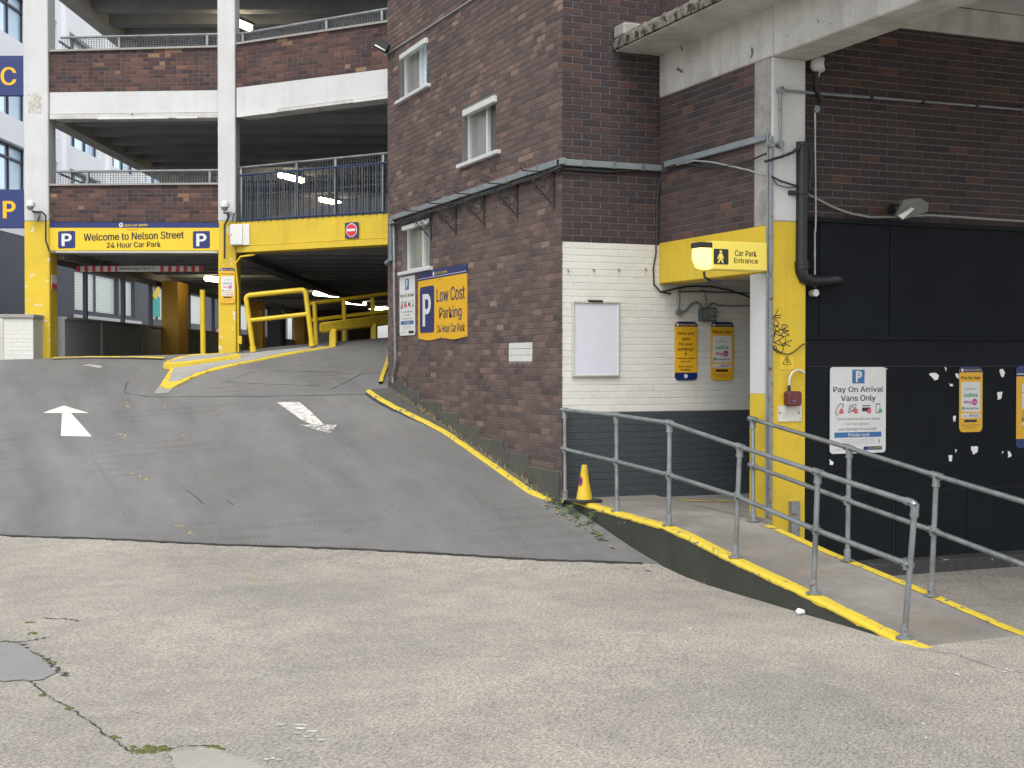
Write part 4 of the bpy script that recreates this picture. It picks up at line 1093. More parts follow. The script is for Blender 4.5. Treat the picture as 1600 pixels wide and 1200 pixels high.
# island between the lanes
M['pale_island'] = mat('pale island concrete', (.30, .295, .285), .85, .4, 3, .2, .4, 50)
isl = thing('traffic_island', 'tapered concrete island with yellow painted edges dividing the two lanes', 'island', ghit(300, 600))
def raised(poly, h, m, nm, drop=.35, cm=None):
    pts = []
    for x, y in poly:
        p = ghit(x, y, h); pts.append(p)
    mb = MB(); n = len(pts)
    mb.add(pts + [p - Vector((0, 0, drop)) for p in pts], [tuple(range(n))] + [(i, (i + 1) % n, n + (i + 1) % n, n + i) for i in range(n)])
    return mk(nm, mb, m, isl)
raised([(250, 602), (258, 606), (270, 605), (300, 590), (330, 579), (380, 567), (430, 557), (480, 547.5), (520, 541), (500, 540.5), (440, 546), (375, 553), (300, 566), (268, 573)], .035, M['yellow_line'], 'kerb_edge')
raised([(263, 596), (280, 594), (303, 583.5), (340, 572), (400, 560.5), (440, 551.5), (480, 544.8), (510, 541), (500, 540.5), (440, 546), (375, 553), (300, 566), (272, 574)], .043, M['pale_island'], 'island_surface')
raised([(255, 567.5), (262, 563), (280, 557), (300, 553.5), (345, 551.5), (372, 552.5), (376, 554.5), (350, 558), (320, 562.5), (290, 567), (264, 569)], .11, M['yellow_line'], 'kerb_edge', .09)
raised([(264, 565), (284, 558.5), (303, 555), (345, 552.5), (366, 553.2), (345, 556.5), (318, 560.5), (288, 564.5)], .118, M['pale_island'], 'island_surface')
mk('worn_nose', patch([(250, 604), (262, 609), (272, 607), (262, 616), (248, 617), (240, 616)], ASP + .006), M['concrete'], isl)
# thin yellow kerb at the foot of the left low wall
lk = mk('low_kerb', gline([(82, 556), (130, 558), (200, 561.5), (256, 563)], .10, .05, .1), M['yellow_line'], fix=False)
tag(lk, 'thin yellow kerb line at the foot of the grey low wall', 'kerb')

# yellow tube hoop and rails
def bent(pts, r=.035, corner=.08):
    out = [pts[0]]
    for i in range(1, len(pts) - 1):
        a = (pts[i - 1] - pts[i]).normalized(); b = (pts[i + 1] - pts[i]).normalized()
        for t in (0, .25, .5, .75, 1):
            p = pts[i] + a * corner * (1 - t) ** 2 + b * corner * t ** 2; out.append(p)
    return out + [pts[-1]]
hp = thing('hoop_barrier', 'tall yellow tube hoop with one crossbar on the island', 'barrier', P(392, 549, 23.7))
fz = 23.7
mk('hoop', MB().tube(bent([P(396, 550, fz), P(384, 462, fz), P(477, 452.5, fz), P(488, 541, fz)]), .045, 10), M['yellow_tube'], hp, smooth=True)
mk('crossbar', MB().tube([P(388, 501, fz), P(482, 490.5, fz)], .04, 10), M['yellow_tube'], hp, smooth=True)
for x0, y0, x1, y1 in ((396, 550, 394.8, 541), (488, 541, 487, 532)):
    mk('sleeve', MB().tube([P(x0, y0, fz), P(x1, y1, fz)], .058, 10), M['yellow_tube'], hp, smooth=True)
yr = thing('tube_railing', 'dull yellow two bar railing climbing behind the concrete barrier', 'railing', P(495, 538, 24.2))
for pts_, r in (([(485, 474.5, 24.2), (640, 454, 25.5)], .035), ([(488, 500, 24.2), (640, 482, 25.5)], .035)):
    mk('rail', MB().tube([P(*p) for p in pts_], r, 8), M['yellow_tube'], yr, smooth=True)
for x, y0, x2, y1, z in ((491, 471, 494.5, 539, 24.2), (537, 467, 538.5, 536, 24.6), (582, 462, 583, 530, 25.1)):
    mk('post', MB().tube([P(x, y0, z), P(x2, y1, z)], .04, 8), M['yellow_tube'], yr, smooth=True)
cb = thing('concrete_barrier', 'chunky yellow concrete beam barrier on square posts beside the exit lane', 'barrier', P(500, 530, 23.9))
e0 = P(499, 504.5, 23.5); e1 = P(499, 520, 23.5); f0 = P(640, 485.5, 25.6); f1 = P(640, 503, 25.6)
dpt = F_ * .12 + R_ * .28
mk('beam', MB().add([e0, e1, e1 + R_ * .09 , e0 + R_ * .09, f0, f1, f1 + dpt, f0 + dpt], []).add([], []) if False else MB().add(
    [e0, e1, f1, f0, e0 + F_ * .28 + R_ * .03, e1 + F_ * .28 + R_ * .03, f1 + F_ * .28, f0 + F_ * .28],
    [(0, 1, 2, 3), (7, 6, 5, 4), (0, 3, 7, 4), (1, 5, 6, 2), (0, 4, 5, 1), (3, 2, 6, 7)]), M['yellow'], cb, bev=.02)
for x0, x1, yt, yb, z in ((514, 525, 514, 543, 23.75), (579, 588, 505, 531.5, 24.7)):
    f = frontal(z); a, b, h0, h1 = f.rect(x0, yt, x1, yb)
    mk('post', MB().box(f, a, b, h0 - .1, h1, -.25, 0), M['yellow'], cb, bev=.015)
pl_ = thing('bollard_post', 'slim round yellow post standing on the island beside the middle column', 'post', P(317, 552, 24.7))
mk('pole', MB().tube([P(317.5, 553, 24.6), P(316.5, 453, 24.6)], .05, 12), M['yellow_tube'], pl_, smooth=True)
pl2 = thing('bollard_post', 'ochre post in the shade behind the yellow hoop', 'post', cw(-6.6, 34, 1.8))
mk('pole', MB().box(frontal(34), -6.42, -6.30, 1.5, 3.3, -.1, 0), M['ochre'], pl2)
# dark arched cabinet seen through the hoop
cab = thing('arched_cabinet', 'dark green arch topped cabinet seen behind the yellow hoop', 'cabinet', P(430, 545, 33))
f33 = frontal(33)
pts = [f33.hit(419, 552), f33.hit(437, 552)]
a, b, h0, h1 = f33.rect(418, 481, 441, 556)
arch = [(a, h0), (b, h0)] + [((a + b) / 2 + (b - a) / 2 * math.cos(t), h1 - (b - a) / 2 + (b - a) / 2 * math.sin(t)) for t in [math.pi * k / 10 for k in range(11)]]
mk('body', MB().prism(f33, arch, -.5, 0), mat('dark green metal', (.02, .032, .035), .5, .3, 3, .1, .1, 40), cab)
a2 = [(x + (1 if x < (a + b) / 2 else -1) * .05, min(h, h1 - .06)) for x, h in arch]
mk('door', MB().prism(f33, a2, .0, .02), mat('dark green door', (.035, .05, .052), .5, .3, 3, .1, .1, 40), cab)

# ceiling lamps
def lamp(px, py, z, L, label):
    k = z / ((565 - py) / FPX) ; 
    p = P(px, py, k)
    t = thing('ceiling_lamp', label, 'lamp', p, 'lit tube lamps under the parking decks')
    d = (F_ * .93 + R_ * .36).normalized()
    mk('tube', MB().tube([p - d * L / 2, p - d * (L / 2 - .06), p + d * (L / 2 - .06), p + d * L / 2], [.03, .065, .065, .03], 10), M['lamp_on'], t, smooth=True)
    f = Fr(p, d, R_)
    mk('housing', MB().box(f, -L / 2, L / 2, p.z + .06, p.z + .12, -.08, .08), M['dark_galv'], t)
lamp(510, 460, 1.98, 1.5, 'lit ceiling lamp nearest above the yellow hoop')
lamp(554, 473, 1.98, 1.6, 'middle of three lit ceiling lamps over the exit lane')
lamp(592, 482, 1.98, 1.6, 'lit ceiling lamp farthest in the exit lane beside the brick wall')
lamp(337, 436.5, 1.98, .9, 'lit ceiling lamp left of the middle yellow column')
lamp(455, 278, 4.45, 1.2, 'lit lamp behind the navy railing, the higher one')
lamp(516, 315, 4.45, 1.2, 'lit lamp behind the navy railing, the lower one')
lamp(374, 37, 6.95, .9, 'lit lamp on the top visible deck beside the middle column')

# low white wall, bottom left
wl_ = thing('low_wall', 'white painted brick garden wall with grey coping left of the left column', 'wall', cw(-9, 24.4, 1.9))
fl = frontal(24.45)
a, b, h0, h1 = fl.rect(6, 497, 52, 562)
wb = mk('wall', MB().box(fl, a, b, 1.6, h1, -.8, 0), M['white_mortar'], wl_)
lay('lwall', fl, wb, a, b, h1 - 12 * .075, h1, 'white_brick')
a, b, h0, h1 = fl.rect(-4, 491, 54, 497)
mk('coping', MB().box(fl, a, b, h0, h1, -.85, .04), M['concrete'], wl_, bev=.01)
fl2 = frontal(24.9)
a, b, h0, h1 = fl2.rect(-60, 497, 5.5, 562)
mk('wall', MB().box(fl2, a, b, 1.6, h1, -.3, 0), M['white_mortar'], wl_)

# blue projecting signs on the left column
for ch, y0, y1, ly0, ly1, lx0, lx1, lab in (('C', 87, 149, 105, 133, 2, 24.5, 'navy projecting sign with yellow letter C, cut by the frame'), ('P', 296, 356, 314, 341, 4.5, 24.5, 'navy projecting sign with yellow letter P beside the left column')):
    f = frontal(25.1)
    t = thing('projecting_sign', lab, 'sign', f.pt((15 - 800) / FPX * 25.1, EYE + (565 - y1) / FPX * 25.1))
    plate('panel', f, -45, y0, 37.5, y1, M['sign_blue'], t, -.12, 0)
    textp(f, ch, lx0, ly0, lx1, ly1, M['sign_yellow'], t, .004, .06)

# ------------------------------------------------------------------ NEIGHBOURING OFFICE BUILDING
nb = thing('office_building', 'white rendered office building with blue glass windows beyond the car park', 'building', cw(-15, 45))
NF = Fr(cw(-15, 0), F_, R_)        # s = depth
zg = 3.85 + EYE
gwin = [(34.5, 36.5, 1.75 + EYE, 3.25 + EYE), (46.2, 51.3, 1.72 + EYE, 3.2 + EYE), (51.5, 53.6, 1.72 + EYE, 3.2 + EYE), (56, 58.6, 1.72 + EYE, 3.2 + EYE), (59.5, 66, 1.72 + EYE, 3.2 + EYE), (69, 78, 1.72 + EYE, 3.2 + EYE)]
rows = [(5.1, 6.57), (7.35, 8.75), (9.74, 11.2)]
uw = []
for (z0, z1) in rows:
    for s in (33.2, 38.3, 42.6, 45.6, 50.2, 54.8, 59.4, 64, 68.6): uw.append((s, s + (3.6 if s != 42.6 else 1.9), z0 + EYE, z1 + EYE))
mk('wall', slab_with_holes(NF, 26, 90, zg, 16, uw, -.4, 0), M['render_white'], nb, label='white rendered upper wall')
mk('wall', slab_with_holes(NF, 26, 90, -.5, zg, gwin, -.4, -.02), M['facade_grey'], nb, label='dark grey ground floor wall')
mk('roof', MB().box(NF, 26, 90, 16, 16.4, -8, .2), M['concrete'], nb)
for (a, b, h0, h1) in uw:
    w = mk('window', MB().box(NF, a, b, h0, h1, -.3, -.26), M['glass_painted_sky'], nb)
    fr_ = MB(); n = max(1, round((b - a) / 1.2))
    for k in range(n + 1): 
        s = a + (b - a) * k / n; fr_.box(NF, s - .035, s + .035, h0, h1, -.255, -.2)
    hm = h0 + (h1 - h0) * .72
    for h in (h0 + .03, hm, h1 - .03): fr_.box(NF, a, b, h - .03, h + .03, -.25, -.19)
    mk('frame', fr_, M['mullion'], w)
for s in (37.4, 41.9, 44.9, 49.7, 54.3, 58.9):
    mk('pilaster', MB().box(NF, s, s + .35, zg, 16, .0, .16), M['render_white'], nb)
for (a, b, h0, h1) in gwin:
    w = mk('window', MB().box(NF, a, b, h0, h1, -.2, -.16), M['glass_pale'], nb)
    fr_ = MB()
    for s in (a + .05, (a + b) / 2, b - .05): fr_.box(NF, s - .06, s + .06, h0, h1, -.155, -.1)
    for h in (h0 + .04, h1 - .04): fr_.box(NF, a, b, h - .04, h + .04, -.15, -.09)
    mk('frame', fr_, M['facade_grey'], w)
    mb = MB(); n = 16
    for k in range(n): mb.box(NF, a + .15, b - .15, h0 + (h1 - h0) * (k + .2) / n, h0 + (h1 - h0) * (k + .75) / n, -.158, -.15)
    mk('blind', mb, M['pvc_white'], w)
mk('fascia', MB().box(NF, 46, 54.3, 1.35 + EYE, 1.62 + EYE, .0, .05), M['pvc_white'], nb)
for (a, b) in ((32, 34.3), (36.8, 39.1), (39.2, 41.4), (41.6, 43.8)):
    mk('wall_panel', MB().box(NF, a, b, 1.9 + EYE - .5, 3.6 + EYE, -.02, .02), M['facade_grey'], nb)
mk('mural', MB().prism(NF, [(56.3, 3.9), (57.6, 3.9), (57.6, 4.7), (56.9, 5.0), (56.3, 4.6)], -.09, -.07), M['teal'], nb)
mk('mural', MB().prism(NF, [(56.3, 4.75), (57.3, 5.3), (57.6, 5.0), (56.8, 4.6)], -.06, -.045), M['mural_yellow'], nb)
mk('mural', MB().prism(NF, [(68.5, 5.3), (69.6, 5.3), (71.2, 4.0), (70.2, 3.9)], .02, .03), M['teal'], nb)
mk('mural', MB().prism(NF, [(68, 3.0), (72, 3.0), (72, 3.8), (70, 4.0), (68, 3.6)], .035, .045), M['pink'], nb)

# ------------------------------------------------------------------ SIGNS
def welcome():
    f = FA; d = .02
    t = thing('welcome_sign', 'long yellow sign reading Welcome to Nelson Street 24 Hour Car Park over the entrance', 'sign', f.pt(1.6, 4))
    quad('board', f, [(77.5, 391.5), (342, 391.5), (342, 356), (77.5, 356)], M['sign_yellow2'], d, d + .03, parent=t)
    quad('header_band', f, [(77.5, 355.6), (342, 355.6), (342, 348), (77.5, 347.2)], M['sign_blue'], d, d + .032, parent=t)
    o = d + .03
    for x0 in (91, 301.5):
        plate('parking_square', f, x0, 361, x0 + 26.5, 388, M['sign_blue'], t, 0, .004, .03, off=o)
        textp(f, 'P', x0 + 5.5, 365, x0 + 21.5, 384.5, M['sign_white'], t, .007, .07, off=o)
    textp(f, 'Welcome to Nelson Street', 131, 363, 287, 374.5, M['sign_black'], t, .004, .02, off=o)
    textp(f, '24 Hour Car Park', 167, 378, 251, 386.5, M['sign_black'], t, .004, .02, off=o)
    textp(f, 'euro car parks', 195, 349.5, 231, 354.5, M['sign_yellow2'], t, .006, .03, off=o)
    textp(f, 'Private land', 199, 357.5, 216, 360, M['sign_red'], t, .004, .0, off=o)
    a, b, h0, h1 = f.rect(186, 348.3, 192.5, 354.9, o)
    mk('logo_disc', MB().disc(f, (a + b) / 2, (h0 + h1) / 2, (b - a) / 2, o, o + .004), M['sign_white'], t)
    textp(f, 'P', 188, 349.5, 191, 353.8, M['sign_blue'], t, .006, .05, off=o)
    mk('trim', MB().prism(f, [f.hit(x, y, d) for x, y in ((88, 394.5), (340, 395), (340, 392.5), (88, 392.5))], d, d + .02), M['pvc_white'], t)
welcome()
def heightbar():
    f = frontal(26.2)
    t = thing('height_bar', 'red and white striped maximum height bar hanging under the entrance', 'height bar', P(218, 420, 26.2))
    y0, y1 = 415.5, 424.5
    plate('bar', f, 119.5, y0, 317, y1, M['sign_white'], t, -.04, 0)
    for x in (120, 132, 144, 156, 168, 180, 250.5, 262.5, 275, 287, 299, 311):
        plate('red_stripe', f, x, y0, x + (5.5 if x != 180 else 3.5), y1, M['sign_red'], t, 0, .003)
    textp(f, "Maximum Height 2.0m (6'7\")", 187, 417.2, 242, 422.6, M['sign_black'], t, .004, .01)
    for x in (158, 302):
        a = P(x, y0, 26.22); b = a.copy(); b.z = 2.28 + EYE
        mk('hanger', MB().tube([a, b], .008, 6), M['dark_galv'], t)
    mk('stay', MB().tube([P(292, 417, 26.3), P(340, 404, 25.0)], .01, 6), M['galv'], t)
heightbar()
def paybyapp(fr, x0, y0, x1, y1, off, label, loc, code='997171', bluefoot=False):
    t = thing('payment_sign', label, 'sign', loc)
    w = x1 - x0; h = y1 - y0
    X = lambda u: x0 + u * w
    Y = lambda v: y0 + v * h
    r = .05
    plate('board', fr, x0, y0, x1, y1, M['sign_yellow'], t, 0, .006, r, off=off)
    a0, a1, h0, h1 = fr.rect(x0, y0, x1, y1, off)
    hb = h1 - (h1 - h0) * .085
    poly = [p for p in rrect(a0, a1, h0, h1, min(r, (a1 - a0) * .48)) if p[1] >= hb]
    poly = [(a1, hb)] + poly + [(a0, hb)]
    mk('header_band', MB().prism(fr, poly, off + .006, off + .008), M['sign_blue'], t)
    o = off + .006
    textp(fr, 'euro car parks', X(.24), Y(.035), X(.93), Y(.072), M['sign_yellow2'], t, .004, .02, off=o)
    a, b, p, q = fr.rect(X(.08), Y(.03), X(.19), Y(.075), o)
    mk('logo_disc', MB().disc(fr, (a + b) / 2, (p + q) / 2, (b - a) / 2, o, o + .004), M['sign_white'], t)
    if bluefoot == 'paid':
        for s, v0, v1, u0, u1 in (('Have you', .175, .235, .14, .86), ('paid', .265, .33, .33, .67), ('for your', .355, .42, .2, .8), ('parking?', .44, .505, .15, .85), ('Have you locked', .61, .645, .1, .9), ('your car?', .665, .70, .27, .73), ("Don't display", .75, .785, .19, .81), ('valuables.', .80, .835, .26, .74)):
            textp(fr, s, X(u0), Y(v0), X(u1), Y(v1), M['sign_black'], t, .002, .015, off=o)
        a, b, p, q = fr.rect(X(.46), Y(.535), X(.54), Y(.56), o)
        mk('dot', MB().disc(fr, (a + b) / 2, (p + q) / 2, (b - a) / 2, o, o + .002), M['sign_black'], t)
        hq = h0 + (h1 - h0) * .13
        poly = [(a0, hq)] + [p for p in rrect(a0, a1, h0, h1, r) if p[1] <= hq][5:] + [p for p in rrect(a0, a1, h0, h1, r) if p[1] <= hq][:5] + [(a1, hq)]
        mk('footer_band', MB().prism(fr, poly, off + .006, off + .008), M['sign_blue'], t)
        a, b, p, q = fr.rect(X(.42), Y(.90), X(.58), Y(.96), o)
        mk('badge', MB().disc(fr, (a + b) / 2, (p + q) / 2, (b - a) / 2, o, o + .004), M['sign_white'], t)
        return t
    textp(fr, 'Pay by App', X(.09), Y(.145), X(.92), Y(.20), M['sign_black'], t, .002, .02, off=o)
    plate('white_panel', fr, X(.09), Y(.235), X(.92), Y(.69), M['sign_white'], t, 0, .002, .02, off=o)
    o2 = o + .002
    textp(fr, '020 5 Downloads', X(.24), Y(.325), X(.76), Y(.35), M['sign_grey'], t, .001, 0, off=o2)
    plate('icon', fr, X(.42), Y(.27), X(.56), Y(.30), M['alu'], t, 0, .001, off=o2)
    textp(fr, 'JustPark', X(.19), Y(.405), X(.80), Y(.465), M['sign_green'], t, .001, .02, off=o2)
    textp(fr, 'Ring', X(.23), Y(.515), X(.53), Y(.575), M['sign_magenta'], t, .001, .03, off=o2)
    a, b, p, q = fr.rect(X(.56), Y(.50), X(.79), Y(.58), o2)
    mk('logo_disc', MB().disc(fr, (a + b) / 2, (p + q) / 2, (b - a) / 2, o2, o2 + .001), M['sign_magenta'], t)
    textp(fr, 'Go', X(.60), Y(.525), X(.74), Y(.56), M['sign_white'], t, .003, .02, off=o2)
    plate('icon', fr, X(.12), Y(.615), X(.23), Y(.655), M['sign_green'], t, 0, .001, off=o2)
    textp(fr, 'paybyphone', X(.26), Y(.62), X(.86), Y(.66), M['sign_grey'], t, .001, .01, off=o2)
    plate('white_panel', fr, X(.08), Y(.715), X(.92), Y(.785), M['sign_white'], t, 0, .002, .015, off=o)
    textp(fr, 'Location', X(.13), Y(.745), X(.37), Y(.765), M['sign_grey'], t, .001, 0, off=o2)
    textp(fr, code, X(.44), Y(.73), X(.85), Y(.77), M['sign_blue'], t, .001, .02, off=o2)
    plate('black_label', fr, X(.23), Y(.81), X(.77), Y(.85), M['sign_black'], t, 0, .001, off=o)
    textp(fr, 'Operated until midnight', X(.1), Y(.885), X(.9), Y(.905), M['sign_grey'], t, .002, .01, off=o)
    textp(fr, '24/24 days per', X(.25), Y(.925), X(.72), Y(.945), M['sign_grey'], t, .002, .01, off=o)
    return t
cfB = frontal(24.04)
paybyapp(cfB, 343.5, 418.5, 367.5, 474, .005, 'yellow Pay by App sign on the middle yellow column', P(355, 474, 24.03))
paybyapp(W2, 1054, 502.5, 1089, 594, .012, 'yellow and blue sign asking Have you paid for your parking', W2.pt(1.2, 1.8), bluefoot='paid')
paybyapp(W2, 1110.5, 503, 1145.5, 594.5, .012, 'Pay by App sign on the white porch wall under the junction box', W2.pt(1.5, 1.8), '987717')
paybyapp(BK, 1498.5, 573, 1534.5, 675, .03, 'Pay by App sign on the black boarding among chipped paint spots', BK.pt(1.8, 1.6), '997171')
def partial():
    o = .03; fr = BK
    t = thing('tariff_sign', 'blue and yellow parking sign cut by the right edge of the photo', 'sign', fr.pt(2.4, 1.5))
    plate('board', fr, 1587, 571, 1685, 699, M['sign_blue'], t, 0, .006, .05, off=o)
    plate('yellow_panel', fr, 1587.2, 588, 1684.8, 684.5, M['sign_yellow'], t, .006, .008, off=o)
    plate('white_line', fr, 1588, 583.5, 1684, 585, M['sign_white'], t, .006, .008, off=o)
    for y0, y1 in ((599, 612), (614, 638)): plate('white_panel', fr, 1596, y0, 1676, y1, M['sign_white'], t, .008, .010, .01, off=o)
    textp(fr, 'Pay on arrival', 1600, 576, 1670, 582, M['sign_white'], t, .008, .02, off=o)
    for k, y in enumerate((641, 644.5, 648)): textp(fr, 'Terms and conditions apply at all times', 1596, y, 1670, y + 2.3, M['sign_black'], t, .010, 0, off=o)
    plate('black_label', fr, 1596, 652, 1610, 658, M['sign_black'], t, .008, .010, off=o)
    textp(fr, 'P', 1598, 653, 1602, 657, M['sign_white'], t, .012, .05, off=o)
    plate('icon', fr, 1596, 660, 1608, 665, M['alu'], t, .008, .010, off=o)
partial()
def arrival(fr, x0, y0, x1, y1, off, label, loc, vans=True):
    t = thing('parking_notice', label, 'sign', loc); w = x1 - x0; h = y1 - y0
    X = lambda u: x0 + u * w
    Y = lambda v: y0 + v * h
    a0_, a1_, h0_, h1_ = fr.rect(x0, y0, x1, y1, off)
    def T(s, u0, v0, u1, v1, m, d=.002, bold=.01):
        text(fr, s, a0_ + (a1_ - a0_) * u0, a0_ + (a1_ - a0_) * u1, h1_ - (h1_ - h0_) * v1, h1_ - (h1_ - h0_) * v0, M[m], t, o + d, bold)
    def Pl(nm, u0, v0, u1, v1, m, d=.002, r=None):
        mb = MB(); A = (a0_ + (a1_ - a0_) * u0, a0_ + (a1_ - a0_) * u1, h1_ - (h1_ - h0_) * v1, h1_ - (h1_ - h0_) * v0)
        if r: mb.prism(fr, rrect(*A, r), o, o + d)
        else: mb.box(fr, *A, o, o + d)
        return mk(nm, mb, M[m], t)
    def D(u, v, r, m, d=.004):
        mk('disc', MB().disc(fr, a0_ + (a1_ - a0_) * u, h1_ - (h1_ - h0_) * v, r, o, o + d, 16), M[m], t)
    o = off; Pl('board', 0, 0, 1, 1, 'sign_white', .006, .035); o = off + .006
    s = 1 if vans else 1
    if vans:
        Pl('parking_square', .39, .03, .61, .19, 'sign_mid'); T('P', .45, .045, .56, .175, 'sign_white', .004, .06); D(.50, .085, .011, 'alu', .008)
        T('Pay On Arrival', .055, .225, .945, .305, 'sign_black', .002, .012); T('Vans Only', .19, .325, .81, .41, 'sign_black', .002, .012)
        vy = .48
        T('Terms and conditions apply.', .10, .585, .90, .62, 'sign_grey', .002, 0); T('For full details,', .28, .645, .71, .675, 'sign_grey', .002, 0); T('see signage in car park.', .15, .70, .84, .74, 'sign_grey', .002, 0)
        Pl('blue_band', .075, .755, .92, .815, 'sign_mid'); T('Private land', .32, .765, .69, .805, 'sign_white', .004, .01)
        for k in range(3): T('Parking Conditions apply 24 hours a day every day on this private land', .22, .835 + .022 * k, .78 + .03 * (k == 1), .845 + .022 * k, 'sign_grey', .002, 0)
        Pl('label', .60, .925, .93, .965, 'sign_blue'); T('euro car parks', .68, .933, .92, .955, 'sign_yellow2', .004, .01); T('Operated by', .08, .945, .40, .96, 'sign_grey', .002, 0)
        Pl('icon_stem', .872, .845, .884, .89, 'sign_black')
    else:
        Pl('parking_square', .38, .045, .62, .23, 'sign_mid'); T('P', .45, .065, .56, .21, 'sign_white', .004, .06)
        T('Pay On Arrival', .07, .29, .94, .37, 'sign_black', .002, .012)
        vy = .47
        T('Terms and conditions apply.', .12, .585, .90, .62, 'sign_grey', .002, 0); T('For full details,', .3, .64, .72, .67, 'sign_grey', .002, 0); T('see signage in car park.', .15, .70, .84, .73, 'sign_grey', .002, 0)
        Pl('blue_band', .09, .755, .92, .815, 'sign_mid'); T('Private land', .32, .765, .69, .805, 'sign_white', .004, .01)
        for k in range(3): T('Parking Conditions apply 24 hours a day', .22, .84 + .02 * k, .80, .85 + .02 * k, 'sign_grey', .002, 0)
        Pl('label', .60, .925, .93, .97, 'sign_black'); T('Operated by', .08, .945, .40, .96, 'sign_grey', .002, 0)
    # four little payment pictograms
    W_ = a1_ - a0_
    Pl('card_icon', .57, vy - .035, .72, vy - .025, 'sign_black'); Pl('card_icon', .57, vy - .01, .72, vy + .035, 'sign_black')
    Pl('phone_icon', .815, vy - .055, .895, vy + .055, 'sign_grey'); Pl('phone_screen', .825, vy - .04, .885, vy + .045, 'sign_white', .004)
    c0 = a0_ + W_ * .17; hc = h1_ - (h1_ - h0_) * vy
    mb = MB(); mb.tube([fr.pt(c0 + x * W_, hc + y * W_, o + .003) for x, y in ((-.08, -.06), (-.04, -.1), (.03, .0), (.06, .03), (.06, .07), (.0, .07), (-.04, .03), (-.08, -.06))], W_ * .006, 4)
    mk('hand_icon', mb, M['sign_grey'], t)
    mb = MB(); mb.tube([fr.pt(a0_ + W_ * .40 + x * W_, hc + y * W_, o + .003) for x, y in ((-.08, -.06), (.04, -.02), (.06, .06), (-.05, .05), (-.08, -.06))], W_ * .006, 4); mb.tube([fr.pt(a0_ + W_ * .39 + W_ * .03 * math.cos(q), hc + W_ * .03 * math.sin(q), o + .003) for q in [k * .7 for k in range(10)]], W_ * .005, 4)
    mk('notes_icon', mb, M['sign_grey'], t)
    for u in (.20, .455, .695): D(u, vy + .03, W_ * .036, 'sign_red', .005)
    for u in (.20, .455, .695): T('x', u - .018, vy + .02, u + .018, vy + .04, 'sign_white', .0065, 0)
    D(.895, vy + .03, W_ * .034, 'sign_green', .005)
    return t
arrival(BK, 1296.5, 573.5, 1383.5, 708, .03, 'white sign reading Pay On Arrival Vans Only on the black boarding', BK.pt(.5, 1.4))
a = W1.hit(625, 470)[0]; b = W1.hit(648.5, 470)[0]
arrival(W1, 625, 431.5, 648.8, 524, .012, 'narrow looking white Pay On Arrival sign beside the low cost parking banner', W1.pt(b, 1.9), False)
def banner():
    fr = W1; off = .012
    a0_ = fr.hit(654.5, 500, off)[0]; a1_ = fr.hit(730.5, 500, off)[0]
    h1_ = (fr.hit(654.5, 426.5, off)[1] + fr.hit(729, 411.5, off)[1]) / 2; h0_ = (fr.hit(654.5, 531, off)[1] + fr.hit(730.5, 526.5, off)[1]) / 2
    t = thing('banner', 'yellow Low Cost Parking banner with blue header on the brick wall', 'banner', fr.pt(a1_, h0_))
    n = 24; mb = MB(); L = []
    sag = lambda u: .012 * math.cos(u * math.pi * 4) - .006
    for i in range(n + 1):
        u = i / n; s = a0_ + (a1_ - a0_) * u; L += [fr.pt(s, h0_ + sag(u), off), fr.pt(s, h0_ + sag(u), off + .012), fr.pt(s, h0_ + (h1_ - h0_) * .87, off + .012), fr.pt(s, h0_ + (h1_ - h0_) * .87, off)]
    mb.add(L, [(4 * i + k, 4 * i + (k + 1) % 4, 4 * i + 4 + (k + 1) % 4, 4 * i + 4 + k) for i in range(n) for k in range(4)] + [(0, 1, 2, 3), (4 * n + 3, 4 * n + 2, 4 * n + 1, 4 * n)])
    mk('sheet', mb, M['sign_yellow'], t)
    Sx = lambda u: a0_ + (a1_ - a0_) * u
    Hy = lambda v: h1_ - (h1_ - h0_) * v
    mk('header_band', MB().box(fr, a0_, a1_, Hy(.128), h1_, off, off + .013), M['sign_blue'], t)
    mk('white_line', MB().box(fr, Sx(.0), Sx(1), Hy(.105), Hy(.098), off + .013, off + .015), M['sign_white'], t)
    text(fr, 'euro car parks', Sx(.38), Sx(.63), Hy(.085), Hy(.035), M['sign_yellow2'], t, off + .016, .02)
    mk('logo_disc', MB().disc(fr, Sx(.345), Hy(.06), .03, off + .013, off + .016), M['sign_white'], t)
    o = off + .013
    mk('parking_square', MB().prism(fr, rrect(Sx(.045), Sx(.355), Hy(.905), Hy(.225), .05), o, o + .002), M['sign_blue'], t)
    text(fr, 'P', Sx(.11), Sx(.29), Hy(.81), Hy(.335), M['sign_white'], t, o + .004, .075)
    text(fr, 'Low Cost', Sx(.41), Sx(.965), Hy(.475), Hy(.285), M['sign_blue'], t, o + .002, .012)
    text(fr, 'Parking', Sx(.465), Sx(.905), Hy(.755), Hy(.555), M['sign_blue'], t, o + .002, .012)
    text(fr, '24 Hour Car Park', Sx(.415), Sx(.965), Hy(.915), Hy(.80), M['sign_blue'], t, o + .002, .008)
    text(fr, 'Private land', Sx(.44), Sx(.52), Hy(.165), Hy(.145), M['sign_red'], t, o + .002, 0)
    for u, v in ((.02, .02), (.98, .02), (.02, .98), (.5, .985), (.98, .98)):
        mk('eyelet', MB().disc(fr, Sx(u), Hy(v), .012, o, o + .006, 8), M['galv'], t)
banner()
